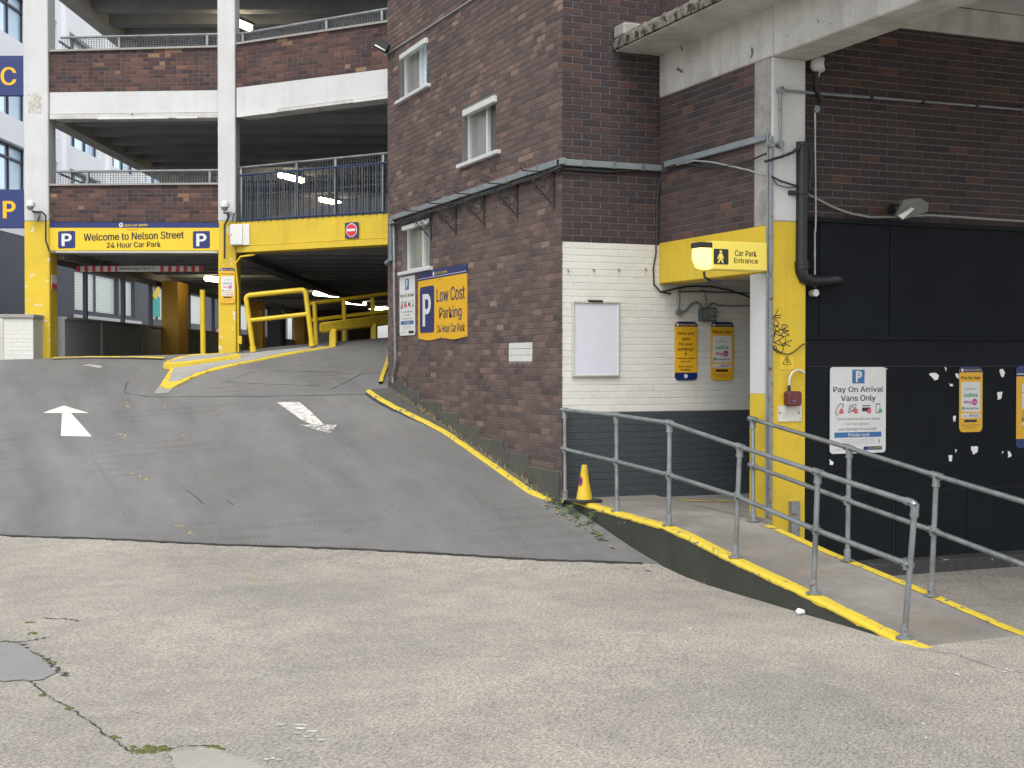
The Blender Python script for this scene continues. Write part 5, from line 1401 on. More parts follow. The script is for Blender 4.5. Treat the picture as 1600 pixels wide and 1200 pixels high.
# no entry sign
f = FB; off = .03
ne = thing('no_entry_sign', 'square blue no entry sign with red disc on the yellow exit beam', 'sign', f.pt(*f.hit(549, 372), .03))
plate('board', f, 539.5, 347.5, 560, 372, M['sign_blue'], ne, 0, .01, off=off)
a, b, h0, h1 = f.rect(541, 349, 558.5, 370.5, off)
for r, m, d in ((1, 'sign_white', .014), (.88, 'sign_red', .018)):
    mk('disc', MB().disc(f, (a + b) / 2, (h0 + h1) / 2, (b - a) / 2 * r, off + .01, off + d, 24), M[m], ne)
plate('white_bar', f, 543.5, 357.5, 556, 361.5, M['sign_white'], ne, .018, .022, off=off)
# small red and white notice on the side of the left column
sf = Fr(cw(-8.57, 0), F_, R_)
t = thing('safety_notice', 'small white and red notice on the inner side of the left column', 'notice', sf.pt(25.1, 3.2))
mk('board', MB().box(sf, 25.03, 25.33, 1.34 + EYE, 1.62 + EYE, .001, .008), M['sign_white'], t)
mk('red_panel', MB().box(sf, 25.04, 25.32, 1.35 + EYE, 1.46 + EYE, .008, .010), M['sign_red'], t)

# blank poster frame
t = thing('poster_frame', 'empty white poster board in a slim aluminium frame on the white wall', 'notice board', W2.pt(.4, 2))
off = .012
a, b, h0, h1 = W2.rect(893.5, 471, 967, 588.5, off)
w_ = .022; mb = MB(); mb.box(W2, a, b, h0, h0 + w_, off, off + .028).box(W2, a, b, h1 - w_, h1, off, off + .028).box(W2, a, a + w_, h0 + w_, h1 - w_, off, off + .028).box(W2, b - w_, b, h0 + w_, h1 - w_, off, off + .028)
mk('frame', mb, M['alu'], t, bev=.004); mk('board', MB().box(W2, a + w_, b - w_, h0 + w_, h1 - w_, off, off + .012), M['poster'], t)
plate('catch', W2, 918, 469, 940, 472.5, M['black'], t, 0, .035, off=off)
for x, y, hl in ((887, 421.5, 'small rusty wall hook nearest the dark brick corner'), (927, 421, 'small rusty wall hook directly above the poster frame centre'), (966.5, 421, 'small rusty wall hook above the right edge of the poster frame'), (1008, 420, 'small rusty wall hook beside the yellow lintel')):
    a, h = W2.hit(x, y, .01)
    o = mk('wall_hook', MB().tube([W2.pt(a, h, .0), W2.pt(a, h, .03), W2.pt(a + .008, h - .02, .035), W2.pt(a - .004, h - .03, .03)], .005, 6), M['rust'], loc=W2.pt(a, h, .01), smooth=True)
    tag(o, hl, 'hook', 'rusty hooks in the white wall')

# lit entrance sign
f = Fr((7.34, 11.22), (1, 0, 0), (0, -1, 0))
t = thing('entrance_lightbox', 'lit yellow Car Park Entrance sign box with walking figure beside the column', 'sign', f.pt(-.3, 2.9))
a, b, h0, h1 = f.rect(1106, 379, 1191, 423)
b = min(b, -.018)
mk('face', MB().box(f, a, b, h0, h1, -.09, .09), M['lit_yellow'], t, bev=.008)
a2, b2, p0, p1 = f.rect(1087, 380, 1105.5, 421.5)
pts = [(b2, p0), (b2, p1), (a2 + .02, p1), (a2, p1 - .03), (a2, p0 + .1), (a2 + .04, p0 + .02)]
mk('end_diffuser', MB().prism(f, pts, -.08, .08), M['lit_end'], t, bev=.01)
plate('end_cap', f, 1086.5, 379.5, 1106, 388, M['black'], t, -.085, .085)
plate('figure_square', f, 1115, 389, 1138, 413, M['sign_black'], t, 0, .003, .01, off=.09)
o = .094
hx = lambda x, y: f.hit(x, y, o)
a, h = hx(1126.2, 393.2)
mk('figure_head', MB().disc(f, a, h, .014, o, o + .002, 12), M['lit_yellow'], t)
fig = [(1124, 396), (1128, 396), (1131, 403), (1130, 405), (1127.5, 401), (1128, 404), (1131, 411), (1128.5, 411), (1126, 405.5), (1123.5, 411), (1121, 411), (1124, 404), (1124, 400.5), (1122, 405), (1120.5, 404)]
mk('figure_body', MB().prism(f, [hx(x, y) for x, y in fig], o, o + .002), M['lit_yellow'], t)
textp(f, 'Car Park', 1148, 391.5, 1182, 400.5, M['sign_black'], t, .002, .01, off=.09)
textp(f, 'Entrance', 1147, 403.5, 1184, 411.5, M['sign_black'], t, .002, .01, off=.09)
# a little lamp under the sign
mk('under_lamp', MB().tube([f.pt(*f.hit(1100, 424), 0), f.pt(*f.hit(1101, 433), 0), f.pt(*f.hit(1110, 438), 0)], .012, 6).box(f, f.hit(1109, 438)[0], f.hit(1126, 438)[0], f.hit(1115, 442)[1], f.hit(1115, 437)[1], -.05, .05), M['black'], t)

# warning sticker, red box, blank plate and graffiti on the column
t = thing('warning_sign', 'small yellow triangle warning sticker below the column graffiti', 'sign', CF.pt(.2, 2))
plate('board', CF, 1219, 555, 1239.5, 577, M['sign_yellow2'], t, 0, .003, off=.001)
tri = [(1229.3, 556.5), (1236, 569), (1222.8, 569)]
mb = MB(); mb.tube([CF.pt(*CF.hit(x, y, .006), .006) for x, y in tri + [tri[0]]], .0045, 5, False)
mk('triangle', mb, M['sign_black'], t)
mk('pictogram', MB().prism(CF, [CF.hit(x, y, .004) for x, y in ((1228, 561), (1230, 561), (1230.5, 564), (1233, 567), (1230, 566), (1227.5, 567.5), (1229, 564.5))], .004, .006), M['sign_black'], t)
textp(CF, 'Warning', 1225, 571.3, 1234, 573, M['sign_black'], t, .004, 0); textp(CF, 'CCTV in use', 1224, 574, 1235, 575.5, M['sign_black'], t, .004, 0)
t = thing('alarm_box', 'weathered red box with curved white conduit on the yellow column', 'alarm box', CF.pt(.2, 1.75))
a, b, h0, h1 = CF.rect(1224, 611, 1245, 634)
mk('body', MB().prism(CF, rrect(a, b, h0, h1, .03), .0, .09), M['rust'], t, bev=.008)
a_, b_, p_, q_ = CF.rect(1230, 624.5, 1234.5, 627.5); mk('sticker', MB().box(CF, a_, b_, p_, q_, .09, .092), M['sign_mid'], t)
mk('knob', MB().tube([CF.pt(*CF.hit(1244, 616, .05), .05), CF.pt(*CF.hit(1250, 616, .05), .05)], .015, 8), M['galv'], t, smooth=True)
cpt = [(1233, 611), (1233, 600), (1234, 590), (1238, 582), (1245, 578), (1252, 579), (1257, 583)]
mk('pipe', MB().tube([CF.pt(*CF.hit(x, y, .04), .04) for x, y in cpt], .011, 8), M['pvc_white'], t, smooth=True)
mk('gland', MB().tube([CF.pt(*CF.hit(1233, 612, .04), .04), CF.pt(*CF.hit(1233, 602, .04), .04)], .016, 8), M['black'], t, smooth=True)
t = thing('blank_plate', 'blank dirty white plate with two screws under the red box', 'plate', CF.pt(.2, 1.6))
plate('board', CF, 1215, 633.5, 1251.5, 658.5, mat('dirty white plate', (.6, .58, .52), .6, .6, 6, .15, .2, 60, dcol=(.25, .22, .18)), t, 0, .012)
for x in (1218.5, 1248):
    a, h = CF.hit(x, 645, .012); mk('screw', MB().disc(CF, a, h, .012, .012, .018, 8), M['dark_galv'], t)
gr = thing('graffiti', 'black marker graffiti tag on the yellow column', 'graffiti', CF.pt(.15, 2.4))
strokes = [[(1216, 482), (1211, 494), (1206, 503)], [(1207, 494), (1221, 492)], [(1208, 496), (1220, 496.5)],
           [(1208, 508), (1212, 499), (1217, 508), (1208, 508)], [(1211, 508), (1209, 516), (1219, 516), (1213, 510), (1210, 525)],
           [(1208, 520), (1221, 525), (1214, 518), (1208, 526)], [(1222, 507), (1231, 509), (1223, 515), (1222, 507)], [(1219, 515), (1233, 517), (1224, 519), (1233, 523), (1222, 525), (1226, 511)],
           [(1211, 524), (1208, 534), (1216, 532), (1225, 526)], [(1209, 535), (1223, 540), (1217, 532)], [(1228, 528), (1226, 540), (1223, 538), (1238, 531)], [(1224, 536), (1235, 541)],
           [(1223, 539), (1224, 546), (1218, 552), (1209, 546), (1207, 542), (1212, 541), (1215, 551)]]
for s in strokes:
    q = []
    e = [s[0]] + s + [s[-1]]
    for i in range(1, len(e) - 2):
        p0, p1, p2, p3 = e[i - 1:i + 3]
        for k in range(5):
            t_ = k / 5
            q.append(tuple(.5 * (2 * p1[c] + (p2[c] - p0[c]) * t_ + (2 * p0[c] - 5 * p1[c] + 4 * p2[c] - p3[c]) * t_ ** 2 + (3 * p1[c] - p0[c] - 3 * p2[c] + p3[c]) * t_ ** 3) for c in (0, 1)))
    q.append(s[-1])
    P2 = [CF.hit(x, y, .0025) for x, y in q]; mb = MB(); L = []
    for i, (a, h) in enumerate(P2):
        a2_, h2_ = P2[min(i + 1, len(P2) - 1)]; a1__, h1__ = P2[max(i - 1, 0)]
        dx, dy = a2_ - a1__, h2_ - h1__; n_ = math.hypot(dx, dy) or 1; w = .0042
        L += [CF.pt(a - dy / n_ * w, h + dx / n_ * w, .0025), CF.pt(a + dy / n_ * w, h - dx / n_ * w, .0025)]
    mb.add(L, [(2 * i, 2 * i + 1, 2 * i + 3, 2 * i + 2) for i in range(len(P2) - 1)])
    mk('pen_stroke', mb, M['sign_black'], gr, fix=False)

# grey metal guard at the foot of the column
t = thing('foot_guard', 'short grey steel channel at the foot of the yellow column', 'guard', CF.pt(.25, 0))
plate('channel', CF, 1232, 783, 1244.5, 850, M['dark_galv'], t, 0, .06)

# ------------------------------------------------------------------ PIPES, CABLES, BOXES
def path(fr, pxs, d): return [fr.pt(*fr.hit(x, y, d), d) for x, y in pxs]
cd = thing('cable_trunking', 'galvanised trunking crossing the brick walls and dropping beside the yellow column', 'trunking', W2.pt(0, 4.2))
def trunk(fr, a, b, w, hgt, d, nm='trunking'):
    s0, h0 = fr.hit(*a, d); s1, h1 = fr.hit(*b, d)
    mb = MB(); mb.prism(fr, [(s0, h0 - hgt), (s1, h1 - hgt), (s1, h1), (s0, h0)], .012, d); mk(nm, mb, M['conduit'], cd, bev=.006)
trunk(W1, (611, 337), (877.6, 246), .05, .07, .07)
a1h = W2.hit(877, 247, .07)[1]; s1, h1 = W2.hit(1031, 252, .07)
mk('trunking', MB().box(W2, -.07, s3 - .005, a1h - .075, a1h - .005, .012, .07), M['conduit'], cd, bev=.006)
trunk(W3, (1037, 252.5), (1194, 209), .05, .065, .06)
vs = Fr((7.33, 0), (0, -1, 0), (-1, 0, 0))
mk('trunking', box3(MB(), 7.30, 7.322, 11.14, 11.17, .48, W3.hit(1194, 209, .06)[1]), M['conduit'], cd, bev=.006)
mk('trunking', box3(MB(), 7.30, 7.334, 11.085, 11.118, .48, W3.hit(1194, 214, .06)[1]), M['dark_galv'], cd, bev=.004)
for x in (650, 700, 745, 790, 838):
    y = 337 + (246 - 337) * (x - 611) / (877.6 - 611)
    a, h = W1.hit(x, y, .075); mk('joint_strap', MB().box(W1, a - .025, a + .025, h - .075, h + .006, .012, .078), M['galv'], cd)
for x in (913, 960, 1005):
    a = W2.hit(x, 250, .07)[0]; mk('joint_strap', MB().box(W2, a - .02, a + .02, a1h - .08, a1h, .012, .076), M['galv'], cd)
# end of the trunking: down pipe on the far edge
mk('trunking', MB().tube(path(W1, [(612, 342), (611, 348), (610.5, 405), (604, 411)], .06), .035, 10), M['conduit'], cd, smooth=True)
t = tag(mk('waste_pipe', MB().tube(path(W1, [(613, 345), (615.5, 350), (616.5, 480), (618, 560), (617, 575), (613.5, 588), (614, 598)], .05), .022, 8), M['dark_galv'], loc=W1.pt(-6, 2), smooth=True), 'thin dark pipe down the far edge of the brick wall', 'pipe')
# black cable bundle under the trunking
def cable(fr, pxs, r, d, m='cable', wob=0.0, sub=3):
    q = []
    for a, b in zip(pxs, pxs[1:]):
        for k in range(sub): q.append((a[0] + (b[0] - a[0]) * k / sub + U(-wob, wob), a[1] + (b[1] - a[1]) * k / sub + U(-wob, wob)))
    q.append(pxs[-1]); return MB().tube(path(fr, q, d), r, 6)
cbun = thing('cable_bundle', 'bundle of black cables sagging under the trunking along the brick walls', 'cable', W1.pt(-.5, 4.1))
for k in range(5):
    o = [U(-2, 2) for _ in range(9)]
    xs_ = [607, 640, 672, 705, 740, 775, 812, 845, 876]
    ys_ = [352 + (262 - 352) * (x - 607) / 269 for x in xs_]
    mk('cable', cable(W1, [(x, y + o[i] + (2 if i % 2 else 0)) for i, (x, y) in enumerate(zip(xs_, ys_))], .011, .05 + .008 * k, 'cable', .5), M['cable'], cbun, smooth=True)
for k in range(3):
    mk('cable', cable(W2, [(878, 262 + k), (920, 263.5 + 1.5 * k), (950, 265 + k * 2), (985, 265 + k), (1015, 263.5 + k), (1032, 261 + k)], .009, .03 + .01 * k, 'cable', .4), M['cable'], cbun, smooth=True)
lc = thing('loose_cable', 'loose dark cable dropping from the trunking into the porch', 'cable', W2.pt(1.1, 4))
mk('cable', cable(W3, [(1197, 240), (1170, 252), (1150, 257), (1118, 262), (1090, 259), (1070, 256), (1050, 262), (1037, 272)], .010, .05, 'cable', .3), M['cable'], lc, smooth=True)
mk('cable', cable(W2, [(1036, 270), (1029, 290), (1026, 320), (1026, 360), (1025, 395), (1021, 420), (1022, 445), (1032, 456), (1048, 459)], .010, .03, 'cable', .3), M['cable'], lc, smooth=True)
mk('cable', cable(W2, [(1032, 456), (1060, 450), (1080, 447), (1110, 448), (1140, 453), (1170, 464), (1185, 472)], .011, .04, 'cable', .4), M['cable'], lc, smooth=True)
mk('cable', cable(W2, [(1060, 456), (1090, 455), (1110, 456), (1150, 457), (1182, 460)], .008, .04, 'cable', .4), M['cable'], lc, smooth=True)
pc = thing('pale_cable', 'pale grey cable arcing across the brick to the black downpipe', 'cable', W3.pt(1, 4))
mk('cable', cable(W3, [(1058, 258), (1085, 251), (1110, 253), (1140, 259), (1170, 266), (1194, 274)], .010, .05, 'pale_cable', .2), M['pale_cable'], pc, smooth=True)
mk('cable', cable(CF, [(1206, 276), (1220, 283), (1246, 291)], .010, .04), M['cable'], pc, smooth=True)
mk('cable', cable(CF, [(1206, 277), (1215, 289), (1230, 293), (1246, 292)], .005, .03), M['cable'], pc, smooth=True)
t = tag(mk('sagging_wire', cable(CF, [(1206, 541), (1212, 546), (1222, 552), (1232, 554), (1242, 549), (1252, 540), (1262, 535)], .006, .02, sub=3), M['cable'], loc=CF.pt(.2, 2.1), smooth=True), 'thin black wire sagging across the yellow column', 'wire')
t = tag(mk('twisted_cable', cable(CF, [(1195, 252), (1215, 247), (1230, 242), (1242, 236), (1250, 228), (1262, 224)], .016, .06, wob=.8), M['cable'], loc=CF.pt(.1, 4.2), smooth=True), 'thick twisted black cable reaching from the trunking to the downpipe', 'cable')
# upper cable on the left wall
t = tag(mk('wall_wire', MB().tube(path(W1, [(601, 87), (610, 81), (640, 62), (690, 30), (735, 1), (790, -34), (876, -90)], .02), .012, 6), M['pale_cable'], loc=W1.pt(-3, 6.6), smooth=True), 'thin white wire running up the long brick wall', 'wire')
# junction box in the porch
t = thing('junction_box', 'dark square junction box with bent conduits on the porch wall', 'junction box', W2.pt(1.45, 2.5))
plate('box', W2, 1091, 481, 1113, 502, mat('dark grey plastic', (.07, .09, .10), .5, .2, 4, .08, .1, 50), t, 0, .09, .01, off=.01)
plate('box_lid', W2, 1093, 483, 1111, 500, M['dark_galv'], t, .09, .1, .01, off=.01)
mk('round_box', MB().disc(W2, *W2.hit(1060, 488, .02), .035, .008, .05, 14), M['dark_galv'], t)
mk('conduit', MB().tube(path(W2, [(1060, 448), (1060, 486)], .03), .014, 8), M['dark_galv'], t, smooth=True)
mk('conduit', cable(W2, [(1062, 487), (1070, 486), (1080, 475), (1088, 472), (1094, 476), (1096, 482)], .014, .03), M['dark_galv'], t, smooth=True)
mk('conduit', cable(W2, [(1106, 482), (1109, 476), (1114, 473), (1122, 477), (1140, 478), (1182, 477)], .010, .03), M['dark_galv'], t, smooth=True)
mk('conduit', cable(W2, [(1102, 482), (1103, 462), (1101, 455), (1094, 453)], .008, .03), M['dark_galv'], t, smooth=True)
# square conduit run over the column and dark brick
t = thing('wall_conduit', 'dull grey conduit running from the white column across the dark brick', 'conduit', CF.pt(.1, 4.3))
mk('conduit', MB().tube(path(CF, [(1204, 225), (1219, 226)], .03) + path(CF, [(1219, 142)], .03), .015, 8), M['dark_galv'], t, smooth=True)
for x, y in ((1204, 225), (1219, 226), (1220, 141)): mk('round_box', MB().disc(CF, *CF.hit(x, y, .03), .034, .0, .06, 14), M['dark_galv'], t)
mk('conduit', MB().tube(path(CF, [(1220, 140), (1256, 144)], .03) + path(BK, [(1276, 146), (1440, 158.5), (1600, 171.5), (1700, 180)], .04), .014, 8), M['conduit'], t, smooth=True)
for x, y in ((1361, 152.5), (1442, 158.5), (1526, 165)): mk('clip', MB().disc(BK, *BK.hit(x, y, .04), .022, .005, .055, 8), M['black'], t)
mk('round_box', MB().disc(BK, *BK.hit(1600, 171, .03), .035, .0, .06, 14), M['dark_galv'], t)
# down pipe
DP = Fr((7.84, 11.10), (1, 0, 0), (0, -1, 0))
t = thing('downpipe', 'fat black downpipe on the column edge bending sideways into the boarding', 'downpipe', DP.pt(0, 3.2))
c = DP
def dpp(x, y, d=0): return c.pt(*c.hit(x, y, d), d)
mk('pipe', MB().tube([dpp(1253, 222), dpp(1253, 300), dpp(1252, 412)], .058, 16), M['black'], t, smooth=True)
mk('elbow', MB().tube([dpp(1252, 408), dpp(1252, 424), dpp(1256, 434), dpp(1266, 438.5), dpp(1290, 438), dpp(1300, 436, -.03), dpp(1309, 437, -.1)], [.062, .062, .062, .06, .06, .06, .055], 16), M['black'], t, smooth=True)
for y in (301, 411, 417): mk('collar', MB().tube([dpp(1252.5, y - 2), dpp(1252.5, y + 3)], .072, 16), M['black'], t, smooth=True)
mk('bracket', MB().box(c, c.hit(1233, 300)[0], c.hit(1245, 300)[0], c.hit(1240, 305)[1], c.hit(1240, 298)[1], -.02, .02), M['black'], t)
mk('hanging_cable', MB().tube([dpp(1262, 224, .02), dpp(1266, 232, .04), dpp(1268, 260, .03), dpp(1264, 296, .03)], .012, 6), M['cable'], t, smooth=True)
# CCTV camera
def cctv_ball(px, py, r, fr, d, label, big):
    cpt = fr.pt(*fr.hit(px, py, d), d)
    t = thing('security_camera', label, 'camera', cpt)
    return t, cpt
cpt = BK.pt(*BK.hit(1279, 101, .13), .13)
t = thing('security_camera', 'white ball security camera under the beam right of the white column', 'camera', cpt)
mk('housing', MB().sphere(cpt, .085, 18, 12), M['pvc_white'], t, smooth=True)
dv = (Vector((.62, -.75, -.02))).normalized()
mk('lens', MB().tube([cpt + dv * .055, cpt + dv * .088], [.05, .047], 16), M['black'], t, smooth=True)
mk('lens_glass', MB().tube([cpt + dv * .087, cpt + dv * .10], [.03, .022], 12), M['glass_dark'], t, smooth=True)
mk('mount', MB().tube([cpt + Vector((0, .0, -.08)), cpt + Vector((0, .02, -.11))], .02, 10), M['pvc_white'], t, smooth=True)
mk('bracket_arm', MB().tube([BK.pt(*BK.hit(1275, 112, .15), .15), BK.pt(*BK.hit(1274.5, 140, .10), .10), BK.pt(*BK.hit(1280, 150, .06), .06), BK.pt(*BK.hit(1283, 160, .05), .05), BK.pt(*BK.hit(1279, 170, .03), .03)], [.026, .026, .022, .018, .016], 10), M['black'], t, smooth=True)
t = thing('drop_conduit', 'pale vertical conduit below the camera ending in a round cap', 'conduit', BK.pt(.1, 3))
mk('conduit', MB().tube(path(BK, [(1273.5, 172), (1273.5, 240), (1274.5, 340), (1274, 361), (1273, 362), (1273, 450)], .075), .0125, 8), M['galv'], t, smooth=True)
mk('round_box', MB().disc(BK, *BK.hit(1274, 171, .075), .035, .05, .11, 14), M['galv'], t)
mk('end_cap', MB().disc(BK, *BK.hit(1273.5, 457.5, .1), .036, .04, .12, 16), M['pvc_white'], t)
# sagging cable and lamp on the dark wall
t = tag(mk('slack_cable', cable(BK, [(1262, 303), (1275, 310), (1300, 323), (1330, 334), (1360, 339), (1395, 339), (1450, 336), (1600, 346), (1690, 352)], .012, .06, 'cable', .3), M['pale_cable'], loc=BK.pt(.8, 3.6), smooth=True), 'slack grey cable from the downpipe to the floodlight', 'cable')
t = thing('street_lantern', 'grey box floodlight jutting from the dark brick over the boarding', 'floodlight', BK.pt(1, 3.6))
def bp(x, y, d): return BK.pt(*BK.hit(x, y, d), d)
f0 = [bp(1400, 337, .40), bp(1410, 344, .42), bp(1450, 331, .42), bp(1452, 318, .40), bp(1438, 309, .38), bp(1412, 312, .36)]
b0 = [bp(1396, 334, .22), bp(1404, 341, .22), bp(1432, 330, .22), bp(1436, 318, .22), bp(1426, 309, .22), bp(1404, 313, .22)]
mb = MB(); mb.add(f0 + b0, [(0, 1, 2, 3, 4, 5), (11, 10, 9, 8, 7, 6)] + [(i, i + 6, (i + 1) % 6 + 6, (i + 1) % 6) for i in range(6)])
mk('housing', mb, mat('weathered lamp grey', (.16, .16, .145), .5, .5, 9, .1, .2, 50), t, bev=.006)
mk('lens', MB().add([bp(1403, 337, .425), bp(1411, 342.5, .43), bp(1429, 326, .43), bp(1424, 324, .425)], [(0, 1, 2, 3)]), M['alu'], t, fix=False)
mk('arm', MB().tube([bp(1400, 327, .3), bp(1393, 326, .15), bp(1390, 327, .0)], .032, 10), M['rust'], t, smooth=True)
mk('gland', MB().tube([bp(1402, 326, .3), bp(1394, 326, .22)], .05, 10), M['black'], t, smooth=True)

# floodlight on the far corner of the brick wall
t = thing('floodlight', 'black LED floodlight on the far top corner of the brick wall', 'floodlight', W1.pt(s_end, 6.6))
wp = lambda x, y, d: W1.pt(*W1.hit(x, y, d), d)
c0 = P(599, 72, 20.2)
fl_ = Fr(c0, R_, -F_)
bx = [(-.15, .01), (-.04, .10), (.05, .03), (-.02, -.09)]
mb = MB(); mb.prism(Fr(c0, R_, -F_), [(x, c0.z + y) for x, y in ((-.16, .0), (-.05, .095), (.10, .02), (.04, -.10))], -.12, .05)
mk('housing', mb, M['black'], t, bev=.01)
mk('lens', MB().prism(Fr(c0, R_, -F_), [(x, c0.z + y) for x, y in ((-.13, -.003), (-.11, .015), (.035, -.075), (.03, -.085))], .05, .056), M['alu'], t)
mk('bracket', MB().tube([c0 + R_ * .06, W1.pt(s_end + .1, c0.z - .02, .02), W1.pt(s_end + .12, c0.z - .14, .0)], .02, 8), M['black'], t)
# domes on the car park columns
def dome(px, py, Zc, label):
    c1 = P(px, py, Zc)
    t = thing('security_camera', label, 'camera', c1)
    mk('hood', MB().lathe(c1, [(.085, -.02), (.088, .03), (.07, .075), (.03, .1), (.005, .105)], 16), M['pvc_white'], t, smooth=True)
    mk('dome', MB().sphere(c1 + Vector((0, 0, -.03)), .062, 14, 8), M['frost'], t, smooth=True)
    k = -Zc / FPX
    q = [P(px + 2, py + 9, Zc + .02), P(px + 8, py + 10, Zc + .05), P(px + 18, py + 10, Zc + .1), P(px + 24, py + 16, Zc + .12), P(px + 24, py + 55, Zc + .12), P(px + 30, py + 72, Zc + .12)] if px < 100 else [P(px - 2, py + 10, Zc + .02), P(px + 5, py + 12, Zc + .05), P(px + 6, py + 18, Zc + .1), P(px, py + 30, Zc + .12), P(px, py + 82, Zc + .12)]
    mk('flex', MB().tube(q, .018, 6), M['cable'], t, smooth=True)
    mk('wall_bracket', MB().prism(frontal(Zc + .1), [frontal(Zc + .1).hit(x, y) for x, y in ((px + 3, py + 8), (px + 15, py + 10), (px + 10, py + 24), (px + 6, py + 20))], -.1, 0), M['galv'], t)
dome(47.5, 321, 24.7, 'white dome camera on the left column beside the letter P sign')
dome(351, 322, 23.8, 'white dome camera on the middle column above the grey cabinet')
t = thing('electrical_cabinet', 'light grey electrical cabinet on the middle column under the dome camera', 'cabinet', P(372, 383, 23.9))
f = frontal(23.85); a, b, h0, h1 = f.rect(359, 350, 379, 383)
mk('body', MB().box(f, a, b + .12, h0, h1, -.25, -.02), M['sign_white'], t, bev=.008); mk('door', MB().box(f, a + .01, b - .005, h0 + .01, h1 - .01, -.02, 0), M['alu'], t, bev=.004)
mk('handle', MB().disc(f, a + .03, (h0 + h1) / 2, .012, 0, .012, 8), M['dark_galv'], t)
t = thing('column_conduit', 'yellow painted pipe running down the right side of the middle column', 'pipe', P(373, 550, 23.95))
mk('pipe', MB().tube([P(398, 398, 23.9), P(376, 401, 23.9), P(368, 412, 23.95), P(372, 450, 23.95), P(372.5, 550, 23.95)], .018, 8), M['yellow_tube'], t, smooth=True)
f = frontal(23.92); a, b, h0, h1 = f.rect(371, 525, 377.5, 537); mk('box', MB().box(f, a, b, h0, h1, -.1, 0), M['yellow_tube'], t)
# wrought iron brackets on the brick wall
for i, (x, yb) in enumerate(((674, 376), (713, 367), (757, 354.5), (809, 342), (866, 326))):
    s, h0 = W1.hit(x, yb, .01)
    lab = ['scrolled iron bracket beside the low window, farthest up the wall', 'scrolled iron bracket second from the low window', 'middle one of five scrolled iron brackets under the cable bundle', 'scrolled iron bracket second from the wall corner', 'scrolled iron bracket nearest the corner with the white porch wall'][i]
    t = thing('iron_bracket', lab, 'bracket', W1.pt(s, h0), 'iron basket brackets on the brick wall')
    top = h0 + .40; r = .008
    mk('wall_bar', MB().tube([W1.pt(s, h0, .02), W1.pt(s, top + .03, .02)], .010, 6), M['iron'], t)
    mk('arm', MB().tube([W1.pt(s, top, .02), W1.pt(s, top, .38), W1.pt(s, top + .03, .42), W1.pt(s, top + .07, .41), W1.pt(s, top + .075, .37), W1.pt(s, top + .05, .365)], r, 6), M['iron'], t)
    mk('strut', MB().tube([W1.pt(s, h0 + .05, .04), W1.pt(s, top - .04, .34)], r, 6), M['iron'], t)
    cx, ch, rr = .15, top - .135, .115
    mk('ring', MB().tube([W1.pt(s, ch + rr * math.sin(q), cx + rr * math.cos(q)) for q in [2 * math.pi * k / 18 for k in range(19)]], r * .8, 5, False), M['iron'], t)
    for sx, sy, ph in ((.0, .03, 0), (.03, -.04, 2.2), (-.03, -.02, 4)):
        mk('scroll', MB().tube([W1.pt(s, ch + sy + (.012 + .008 * k) * math.sin(k * .7 + ph) * .9, cx + sx + (.012 + .008 * k) * math.cos(k * .7 + ph) * .9) for k in range(9)], r * .7, 5), M['iron'], t)

# ------------------------------------------------------------------ CONE, LITTER, WEEDS
base = on(Fr((6.5, 13.05), (1, 0, 0), (0, -1, 0)), 913, 781); base.z = pz(13.05) + .002
t = thing('traffic_cone', 'yellow traffic cone with red and blue marks on a dark base in the porch corner', 'traffic cone', base)
fb = Fr((base.x, base.y), (math.cos(.2), math.sin(.2), 0), (math.sin(.2), -math.cos(.2), 0))
mk('base', MB().prism(fb, [], 0, 0).add([], []) if False else MB().box(fb, -.155, .155, base.z, base.z + .03, -.13, .13), M['rubber'], t, bev=.01)
mk('cone_body', MB().lathe(base, [(.088, .03), (.085, .05), (.060, .19), (.055, .21), (.040, .32), (.030, .395), (.026, .40)], 20), M['yellow_tube'], t, smooth=True)
for sx in (-1, 1):
    for rr, m_, dd in ((.046, 'sign_red', .002), (.034, 'sign_blue', .004)):
        L = []
        for k in range(14):
            q = 2 * math.pi * k / 14; hz = .225 + rr * 1.15 * math.sin(q); ang = -math.pi / 2 + .1 + sx * 1.35 + (rr / .055) * .62 * math.cos(q)
            rad = .088 + (.030 - .088) * (hz - .03) / .365 + dd
            L.append(base + Vector((rad * math.cos(ang), rad * math.sin(ang), hz)))
        mk('decal', MB().add(L, [tuple(range(14))]), M[m_], t, fix=False)
cpz = ghit(1250, 961); cpz.z += .02
t = tag(mk('crumpled_cup', MB().tube([cpz + Vector((-.03, 0, .0)), cpz + Vector((-.01, .0, .01)), cpz + Vector((.035, .005, -.0))], [.018, .027, .02], 9), M['litter'], loc=cpz, smooth=True), 'small crushed white cup on the ground below the ramp wall', 'litter')
def weeds(name, spots, n, size, label, green=.6, cat='weeds'):
    g = MB(); d = MB()
    for (px, py) in spots:
        c0 = ghit(px, py)
        for k in range(n):
            mb = g if rnd() < green else d
            p = c0 + Vector((U(-.07, .07), U(-.12, .12), 0)); p.z = gz(p.x, p.y) + U(0, .03)
            a = U(0, 6.28); l = size * U(.4, 1.3); u = Vector((math.cos(a), math.sin(a), U(.1, 1.3))).normalized() * l
            w = Vector((-math.sin(a), math.cos(a), 0)) * l * (U(.2, .4) if mb is g else .05)
            mb.add([p, p + u * .5 + w, p + u, p + u * .5 - w], [(0, 1, 2, 3)])
    o = mk(name, g, M['leaf'], kind='stuff', fix=False); o['label'] = label; o['category'] = cat
    if d.v: 
        o2 = mk('dry_' + name, d, M['dry'], kind='stuff', fix=False); o2['label'] = 'dry ' + label; o2['category'] = cat
